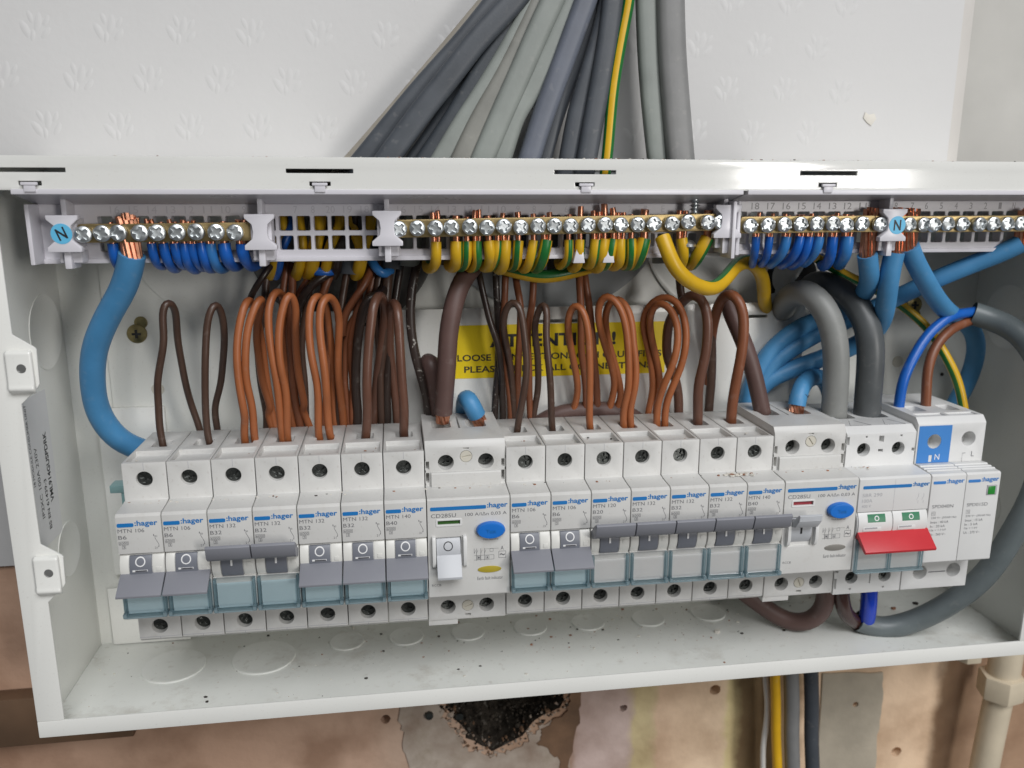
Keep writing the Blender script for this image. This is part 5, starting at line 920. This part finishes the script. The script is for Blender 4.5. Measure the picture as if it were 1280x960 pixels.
def rcd(X, on, lens, flag, label, rr):
    t = thing('residual_current_device', label, 'RCD', (X, 0, 0), 'residual current devices in the row')
    W_ = 35.0
    def body():
        pr = [(15.6, 43.3), (60, 43.3), (68, 36), (68, -25), (60, -40.0), (YS, -40.0), (YS, -22.2), (.6, -22.2), (0, -21.5), (0, 22.0), (.8, 22.7), (YS, 23.4), (YS, 40.4)]
        return device_body(W_, pr, {0: [(rrect(4.5, 13, 35, 48, 1.5, 3), 8), (rrect(20, 29, 35, 48, 1.5, 3), 8), (rect(16.3, 17.0, 34, 56), 4)],
                                    5: [(circ(8.9, -33.8, 3.35, 22), 6), (circ(17.7, -33.6, 2.65, 18), .6), (circ(26.2, -33.8, 3.35, 22), 6), (rect(.6, 1.7, -28, -23.2), 3), (rect(33.3, 34.4, -27, -23.2), 3), (rect(16.6, 19.0, -38.6, -37.6), 2)],
                                    8: [(rect(4.3, 13.9, 11.0, 13.0), 1.6), (rect(3.3, 14.1, -8.5, 5.4), 1.2)],
                                    11: [(circ(9.1, 33.8, 3.4, 22), 6), (circ(17.8, 36.2, 2.65, 18), .6), (circ(26.4, 33.8, 3.4, 22), 6), (rect(16.5, 19.0, 39.4, 40.1), 1), (rect(.5, 1.9, 31, 34.5), 4), (rect(33.1, 34.5, 31, 34.5), 4), (rect(.5, 1.9, 25, 29.4), 5), (rect(33.1, 34.5, 25, 29.4), 5)]}).build('body', 'grey_plastic', bevel=0.25)
    bo = obj('body', cached('rcd_body', body), t)
    def step():
        b = MB(); b.yz([(YS - 1.6, 23.3), (YS - 1.4, 29.2), (YS - .9, 29.7), (YS + .5, 29.7), (YS + .5, 23.3)], 2.7, 32.6)
        return b.build('terminal_block', 'grey_plastic', bevel=.2)
    obj('terminal_block', cached('rcd_step', step), t)
    def foot():
        b = MB(); b.box(.2, 13.2, 14.2, 40, -42.6, -40.02); return b.build('rail_foot', 'grey_plastic', bevel=.2)
    obj('rail_foot', cached('rcd_foot', foot), t)
    for x, z in ((9.1, 33.8), (26.4, 33.8), (8.9, -33.8), (26.2, -33.8)): put_screw(t, x, YS + 4.4, z, rr, 3.1)
    def plug():
        b = MB(); n = 18; sheet(b, circ(0, 0, 2.5, n), [(rect(-1.9, 1.9, -.28, .28), .5)], FXZ(0), None); b.lathe([(2.5, 0), (2.5, 1)], (0, 0, 0), 'y', n, closed=True); return b.build('sealed_screw', 'beige_plug', bevel=.08, seg=1)
    for x, z in ((17.8, 36.2), (17.7, -33.6)): obj('sealed_screw', cached('plug', plug), t, (x, YS - .05, z), (0, rr.uniform(-1.2, 1.2), 0))
    b = MB(); b.box(4.5, 13.7, .8, 1.5, 11.1, 12.9); obj('flag_window', b.build('flag_window', flag), t)
    def frame():
        b = MB(); sheet(b, rrect(3.6, 14.6, 10.3, 13.7, .5, 2), [(rect(4.4, 13.8, 11.1, 12.9), None)], FXZ(-.25), .4)
        return b.build('flag_frame', 'white_plastic', bevel=.1, seg=1)
    obj('flag_frame', cached('flagf', frame), t)
    def btn():
        b = MB(); n = 32; vs = []; prof = [(1, 0), (1, -1.8), (.9, -2.5), (.7, -2.6), (.02, -2.3)]
        for k_, y in prof: vs += [(26.6 + 6.1 * k_ * math.cos(2 * math.pi * i / n), y, 8.1 + 3.6 * k_ * math.sin(2 * math.pi * i / n)) for i in range(n)]
        b.add(vs, [(j * n + i, j * n + (i + 1) % n, (j + 1) * n + (i + 1) % n, (j + 1) * n + i) for j in range(4) for i in range(n)] + [tuple(range(4 * n, 5 * n))])
        return b.build('test_button', 'blue_button', smooth=40)
    bt = obj('test_button', cached('btn', btn), t)
    b = MB(); text(b, 'Test', 24.6, 28.8, 7.3, 9.0, -2.75); obj('lettering', b.build('lettering', 'blue_print', smooth=0), bt)
    def guard():
        b = MB()
        for xa in (1.9, 14.9):
            b.yz([(.3, 6.2), (-1.4, 6.0), (-2.2, 4.5), (-2.4, -4.5), (-1.6, -7.2), (.3, -8.4)], xa, xa + 1.5)
        return b.build('toggle_guard', 'white_plastic', bevel=.25)
    obj('toggle_guard', cached('guard', guard), t)
    def rock():
        b = MB(); b.yz(arc(8.6, -.8, 9.6, 218, 142, 10) + [(3, 5.4), (3, -6.6)], 3.7, 13.8); return b.build('rocker', 'toggle_light', bevel=.2)
    ro = obj('rocker', cached('rrock', rock), t)
    b = MB()
    if on:
        b.yz([(-.8, 1.6), (-5.0, 2.6), (-8.0, 6.4), (-8.6, 9.4), (-7.6, 9.6), (-4.6, 6.6), (.5, 4.6)], 3.5, 14.1)
        for k in range(5): b.box(3.6, 14.0, -8.75 + .11 * k, -8.2 + .11 * k, 8.9 - .55 * k, 9.2 - .55 * k)
    else:
        b.yz([(-.7, -2.0), (-6.6, -9.8), (-6.4, -11.0), (-5.4, -11.0), (-1.2, -5.4), (1.2, -4.4), (1.2, -2.0)], 3.7, 14.0)
    obj('toggle_lever', b.build('toggle_lever', 'toggle_light', bevel=.25), t)
    b = MB()
    if on: b.xz(rect(8.3, 9.1, -2.0, 1.0), -1.2, -1.0)
    else:
        n = 26; a = circ(8.6, 1.6, 2.0, n); c = circ(8.6, 1.6, 1.6, n); yy = lambda z: 8.6 - math.sqrt(9.6 ** 2 - (z + .8) ** 2) - .06
        b.add([(p[0], yy(p[1]), p[1]) for p in a + c], [(i, (i + 1) % n, n + (i + 1) % n, n + i) for i in range(n)])
    obj('toggle_mark', b.build('toggle_mark', 'black_print', smooth=0), ro)
    b = MB(); b.xz(oval(26.1, -10.1, 5.1, 1.5), -.35, .1); obj('indicator_lens', b.build('indicator_lens', lens, bevel=.2), t)
    def brand():
        b = MB(); b.xz(rrect(1.4, 24.8, 17.4, 19.0, .5, 3), -.12, 0); text(b, ':hager', 25.2, 33.9, 17.1, 20.0, -.13, bold=.022); return b.build('printed_logo', 'blue_print', smooth=0)
    obj('printed_logo', cached('rbrand', brand), bo)
    def pr():
        b = MB(); y = -.05
        text(b, 'CD285U', 1.7, 12.1, 14.3, 16.0, y); text(b, '100 A/I\u0394n 0,03 A', 16.0, 33.5, 14.2, 15.9, y)
        text(b, 'RCCB', 1.5, 5.4, -16.6, -15.6, y); text(b, 'Earth fault indicator', 20.8, 31.8, -14.9, -13.4, y); text(b, 'A', 30.9, 32.2, -1.6, .2, y); text(b, 'Test monthly', 23.2, 30.0, 2.9, 3.9, y)
        square(b, 31.6, -3.7, 1.5, y, .16); text(b, '~', 30.5, 32.7, -4.2, -3.2, y)
        for x in (19.6, 20.6, 22.4, 24.0): line(b, x, -.4, x, -2.6, .16, y); line(b, x, -2.6, x + .6, -1.2, .13, y)
        for x in (20.6, 22.4, 24.0): line(b, x, -2.6, x, -6.0, .16, y)
        line(b, 19.4, -5.6, 28, -5.6, .14, y); line(b, 19.6, -3.6, 28, -3.6, .12, y); line(b, 28, -3.6, 28, -5.6, .14, y); square(b, 27.0, -1.4, .7, y); square(b, 21.5, -4.6, .7, y); square(b, 25.2, -4.6, .7, y)
        b.xz(rect(21.1, 21.9, -5.0, -4.2), y - .02, y); b.xz(rect(24.9, 25.5, -5.0, -4.3), y - .02, y); line(b, 24, -.8, 30, -.8, .1, y)
        return b.build('printed_rating', 'grey_print', smooth=0)
    obj('printed_rating', cached('rprint', pr), bo)
def main_switch(X, rr):
    t = thing('main_switch', 'double pole main switch with wide red toggle', 'main switch', (X, 0, 0)); W_ = 34.8
    pr = [(17.5, 41.5), (60, 41.5), (68, 36), (68, -25), (60, -41.2), (YS, -41.2), (YS, -22.8), (0, -22.8), (0, -6.8)] + arc(9.4, -.4, 10.4, 218, 142, 8) + [(0, 6.1), (0, 21.4), (1.0, 22.3), (YS, 23), (YS, 38.6)]
    n = len(pr)
    ho = []
    for x in (8.9, 26.2): ho += [(circ(x, 31, 3.2, 22), 9), (rect(x + .5, x + 1.5, 36.6, 37.6), 2)]
    ho += [(rect(16.2, 18.6, 34.4, 37.4), 4), (rect(16.2, 18.6, 29.6, 31.0), 4), (rect(33.0, 34.5, 29.4, 31.0), 4), (rect(.3, 1.6, 33.5, 37.4), 4)]
    lo = []
    for x in (9.1, 26.2): lo += [(circ(x, -32.9, 3.2, 22), 9), (rect(x - .8, x + .3, -39.4, -38.4), 2)]
    lo += [(rect(16.6, 19.4, -29.4, -28.0), 4), (rect(18.4, 19.0, -36.5, -30.2), 3), (rect(.4, 2.2, -30, -27.2), 4), (rect(.5, 1.6, -38.5, -33), 4), (rect(33, 34.4, -31, -27), 4)]
    bo = obj('body', device_body(W_, pr, {0: [(rrect(4, 14, 30, 44, 1.5, 3), 8), (rrect(21, 31, 30, 44, 1.5, 3), 8)], 5: lo, n - 2: ho}).build('body', 'white_plastic', bevel=.25), t)
    b = MB()
    for xo in (0, 17.3): 
        for a in ((3.5, 17.6, 14, 17.6), (3.5, 17.6, 7.5, 26), (14, 17.6, 10, 26)):
            b.add([(xo + a[0], a[1], 41.53), (xo + a[0] + .35, a[1] + .3, 41.53), (xo + a[2] + .35, a[3] + .3, 41.53), (xo + a[2], a[3], 41.53)], [(0, 1, 2, 3)])
    obj('moulded_lines', b.build('moulded_lines', 'grey_print', smooth=0), bo)
    for x in (9.1, 26.2): put_screw(t, x, YS + 3.2, -32.9, rr, 3.15); put_screw(t, x - .2, YS + 3.4, 31, rr, 3.15)
    for k, xo in enumerate((0.6, 17.4)):
        b = MB(); b.yz(arc(9.4, -.4, 11.0, 214, 146, 12) + [(3, 5.6), (3, -6)], xo, xo + 16.4)
        b.box(xo + 2.2, xo + 11, -1.75, -.6, -2.6, -.7, 0)
        rk = obj('rocker', b.build('rocker', 'white_plastic', bevel=.25), t)
        gx = xo + 4.4; b = MB(); yy = lambda z: 9.4 - math.sqrt(11.0 ** 2 - (z + .4) ** 2) - .07
        zs = [1.5, 2.4, 3.3, 4.2, 5.0]
        b.add([(gx + (8.6 if j else 0), yy(z), z) for z in zs for j in (0, 1)], [(2 * i, 2 * i + 1, 2 * i + 3, 2 * i + 2) for i in range(4)])
        gp = obj('off_panel', b.build('off_panel', 'green_plastic', smooth=60), rk)
        b = MB(); n_ = 20; a = circ(gx + 4.4, 3.2, 1.15, n_); c = circ(gx + 4.4, 3.2, .75, n_)
        b.add([(p[0], yy(p[1]) - .04, p[1]) for p in a + c], [(i, (i + 1) % n_, n_ + (i + 1) % n_, n_ + i) for i in range(n_)]); obj('off_mark', b.build('off_mark', 'white_print', smooth=0), gp)
        b = MB(); b.box(xo + 3, xo + 9, -1.9, -1.7, -1.4, -.8); obj('slot', b.build('slot', 'pale_print'), rk)
    b = MB(); b.yz([(-1.2, -2.9), (-9.0, -9.4), (-8.6, -10.6), (-7.4, -10.6), (-1.6, -6.2), (1.2, -6.4), (1.2, -2.9)], 0.6, 35.0); obj('toggle_lever', b.build('toggle_lever', 'red_plastic', bevel=.3), t)
    b = MB(); zt, zb, yf = -6.9, -22.0, -2.2
    b.add([(.8, yf, zb), (34.2, yf, zb), (34.2, yf, zt), (.8, yf, zt)], [(0, 1, 2, 3)], 0)
    for xa in (.8, 17.2, 33.0): b.box(xa, xa + 1.1, yf + .71, -.05, zb, zt, 1)
    b.box(.8, 34.2, yf - .4, -.05, zb - .9, zb - .01, 1)
    obj('label_cover', b.build('label_cover', ['clear_pale', 'clear_edge'], bevel=.12, seg=1, merge=0), t)
    b = MB(); b.xz(rrect(2.0, 25.6, 17.0, 18.5, .5, 3), -.12, 0); text(b, ':hager', 26.0, 34.3, 16.7, 19.4, -.13, bold=.022); obj('printed_logo', b.build('printed_logo', 'blue_print', smooth=0), bo)
    b = MB(); text(b, 'SBR 290', 2, 11.5, 13.3, 14.9, -.05); text(b, '100A', 2, 7, 10.6, 12.2, -.05); text(b, '400 V', 2, 6.6, 8.2, 9.5, -.05)
    for x in (29.4, 32): line(b, x, 13.8, x, 12.4, .14, -.05); line(b, x, 12.4, x - .8, 10.6, .14, -.05); line(b, x, 10.4, x, 9, .14, -.05)
    line(b, 17.4, 6.3, 17.4, 21, .1, -.05)
    obj('printed_rating', b.build('printed_rating', 'pale_print', smooth=0), bo)
def surge(X, rr):
    t = thing('surge_protector', 'white two pole surge protector with blue neutral panel', 'surge protector', (X, 0, 0)); W_ = 35.0
    pr = [(16.4, 45.0), (60, 45.0), (68, 38), (68, -25), (60, -41.2), (YS, -41.2), (YS, -21.4), (YS, 22.6), (YS, 42.0)]
    bo = obj('body', device_body(W_, pr, {0: [(rrect(5.5, 12.5, 26, 36, 1.2, 3), 7), (rrect(23, 30, 26, 36, 1.2, 3), 7), (rect(2.5, 16.4, 17.5, 22), .8), (rect(18.6, 32.5, 17.5, 22), .8)], 5: [(circ(9.7, -32.6, 3.6, 22), 7), (circ(27.3, -32.4, 3.6, 22), 7)], 7: [(circ(9.0, 33.6, 3.5, 22), 7), (circ(26.6, 34.2, 3.5, 22), 7)]}).build('body', 'white_plastic', bevel=.6), t)
    b = MB(); sheet(b, rect(.9, 17.4, 23.2, 41.2), [(circ(9.0, 33.6, 3.5, 22), None), (rect(7.0, 8.7, 23.6, 27), None)], FXZ(YS - .2), .15); bp = obj('neutral_panel', b.build('neutral_panel', 'blue_panel', smooth=0), t)
    b = MB(); text(b, 'N', 10.0, 12.4, 24.6, 27.4, YS - .26); obj('lettering', b.build('lettering', 'white_print', smooth=0), bp)
    b = MB(); text(b, 'L', 28.8, 30.2, 25.4, 28, YS - .06); line(b, 24.2, 27.2, 25.9, 27.2, .2, YS - .06); line(b, 24.2, 23, 24.2, 27.2, .12, YS - .06); line(b, 14.0, -32.7, 23, -32.7, .5, YS - .05); obj('lettering', b.build('lettering', 'grey_print', smooth=0), bo)
    for k, (xa, xb) in enumerate(((.25, 17.3), (17.55, 34.6))):
        b = MB(); b.yz([(0, -20.6), (0, 21.4), (.9, 22.2), (4, 22.4), (4.4, 23.0), (6.4, 22.5), (6.8, 23.2), (9, 22.8), (9.4, 23.5), (13.5, 23.2), (13.5, -21.2), (.6, -21.2)], xa, xb)
        c = obj('cartridge', b.build('cartridge', 'white_plastic', bevel=.35), t)
        b = MB(); b.xz(rrect(xa + .9, xa + 7.1, 17.6, 19.0, .5, 3), -.12, 0); text(b, ':hager', xa + 7.5, xa + 16.2, 17.2, 20, -.13, bold=.022); obj('printed_logo', b.build('printed_logo', 'blue_panel', smooth=0), c)
        b = MB(); y = -.05
        text(b, 'SPD040N' if k == 0 else 'SPD015D', xa + 1.6, xa + 12.1, 6.0, 7.6, y)
        rows = ('230 V~ (50/60 Hz)', 'Imax : 40 kA', 'In : 20 kA', 'Up < 1.3 kV', 'Uc : 260 V~') if k == 0 else ('230 V~ (50/60 Hz)', 'Imax : 15 kA', 'In : 5 kA', 'Up < 1 kV', 'Uc : 275 V~')
        square(b, xa + 2.6, 3.4, .9, y)
        text(b, 'T2', xa + 2.0, xa + 3.2, 2.9, 3.9, y)
        for j, r_ in enumerate(rows): text(b, r_, xa + 1.7, xa + 1.7 + .74 * len(r_), .6 - 2.0 * j, 1.8 - 2.0 * j, y)
        obj('printed_rating', b.build('printed_rating', 'grey_print', smooth=0), c)
        if k == 1:
            b = MB(); b.box(28.2, 33.2, -.3, .2, 11.2, 16.0); gw = obj('status_frame', b.build('status_frame', 'pale_print', bevel=.15), c)
            b = MB(); b.box(28.7, 32.2, -.5, -.28, 11.6, 15.5); obj('status_window', b.build('status_window', 'green_window', bevel=.1), gw)
def build_devices():
    rr = random.Random(21)
    n = 0
    L1 = [(6, 0, 'B6 breaker at the far left of the row, toggle down'), (6, 0, 'B6 breaker second from the left, toggle down'), (32, 1, 'B32 breaker third from the left, toggle up'), (32, 1, 'B32 breaker fourth from the left, toggle up'), (32, 0, 'B32 breaker fifth from the left, toggle down'), (32, 0, 'B32 breaker sixth from the left, toggle down'), (40, 0, 'B40 breaker with toggle down, just left of the first residual current device')]
    for k, (a, on, lb) in enumerate(L1): mcb(k, 17.5 * k, a, on, True, lb, rr)
    rcd(122.5, False, 'yellow_lens', 'green_flag', 'residual current device switched off, with green flag and yellow lens', rr)
    L2 = [(6, 0, 'B6 breaker with toggle down, just right of the first residual current device'), (6, 0, 'B6 breaker with toggle down, left of the B20 breaker'), (20, 1, 'B20 breaker with toggle up, the only one of its rating'), (32, 1, 'B32 breaker with toggle up, just right of the B20 breaker'), (32, 1, 'B32 breaker with toggle up, second right of the B20 breaker'), (32, 1, 'B32 breaker with toggle up, left of the last B40 breaker'), (40, 1, 'B40 breaker with toggle up, beside the red flagged residual current device')]
    for k, (a, on, lb) in enumerate(L2): mcb(k, 157.5 + 17.5 * k, a, on, k < 2, lb, rr)
    rcd(280.0, True, 'grey_lens', 'red_flag', 'residual current device switched on, with red flag and grey lens', rr)
    main_switch(315.2, rr)
    surge(350.2, rr)

# ------------------------------------------------------------------ loose dirt
def build_debris():
    rr = random.Random(9)
    def chips(name, mats, spots, label=None):
        mb = MB()
        for x, y, z, s_, mi in spots:
            n = rr.choice((4, 5, 6)); a0 = rr.uniform(0, 6.28); q = rr.uniform(.45, 1)
            p = [(x + s_ * rr.uniform(.6, 1) * math.cos(a0 + 6.283 * k / n), y + s_ * q * rr.uniform(.6, 1) * math.sin(a0 + 6.283 * k / n)) for k in range(n)]
            mb.xy(p, z, z + s_ * rr.uniform(.25, .6), mi)
        o = obj(name, mb.build(name, mats, smooth=0), kind='stuff'); return o
    M3 = ['chip_white', 'chip_dark', 'chip_brown']
    sp = []
    for k in range(300):
        x = rr.uniform(-38, 420) if k < 130 else rr.gauss(rr.choice((60, 150, 235, 300)), 28); y = 14 + 70 * rr.random() ** 0.6
        sp.append((x, y, ZB + 1.2, 0.18 + 0.9 * rr.random() ** 4, rr.choices((0, 1, 2), (5, 4, 2))[0]))
    for k in range(170):
        x = rr.gauss(230, 70); sp.append((x, rr.uniform(45, 82), ZB + 1.2, 0.2 + 1.0 * rr.random() ** 3, rr.choices((0, 1, 2), (3, 4, 4))[0]))
    sp += [(20.5, 30, ZB + 1.2, 1.0, 1), (22, 26, ZB + 1.2, .9, 1), (275, 52, ZB + 1.2, 2.2, 0), (382, 62, ZB + 1.2, 2.0, 2), (398, 66, ZB + 1.2, 2.2, 1)]
    d = chips('debris', M3, sp); tag(d, 'scattered plaster crumbs and dirt on the box floor', 'debris')
    sp = []
    for k in range(430):
        x = rr.uniform(2, 330); sp.append((x, rr.uniform(9.5, 13.4), 23.1, 0.12 + .75 * rr.random() ** 4, rr.choices((0, 1, 2), (6, 1, 3))[0]))
    for k in range(30): sp.append((rr.gauss(262, 3.5), rr.uniform(8, 12.5), 23.2, rr.uniform(.4, 1.5), rr.choice((0, 0, 2))))
    for k in range(90): sp.append((rr.uniform(2, 278), rr.uniform(17, 30), 37.35, 0.15 + .6 * rr.random() ** 3, rr.choices((0, 1, 2), (4, 2, 3))[0]))
    d = chips('plaster_crumbs', M3, sp); tag(d, 'plaster crumbs lying along the tops of the breakers', 'debris')
    sp = []
    for k in range(90): sp.append((rr.uniform(90, 300) if k < 60 else rr.uniform(-40, 420), YF + .3, ZT, .2 + .5 * rr.random() ** 2, rr.choices((0, 1, 2), (5, 1, 3))[0]))
    d = chips('paint_flakes', M3, sp); tag(d, 'paint flakes along the top edge of the box', 'debris')

build_room(); build_box(); build_end_clip(); build_terminals(); build_devices(); build_wires(); build_debris()
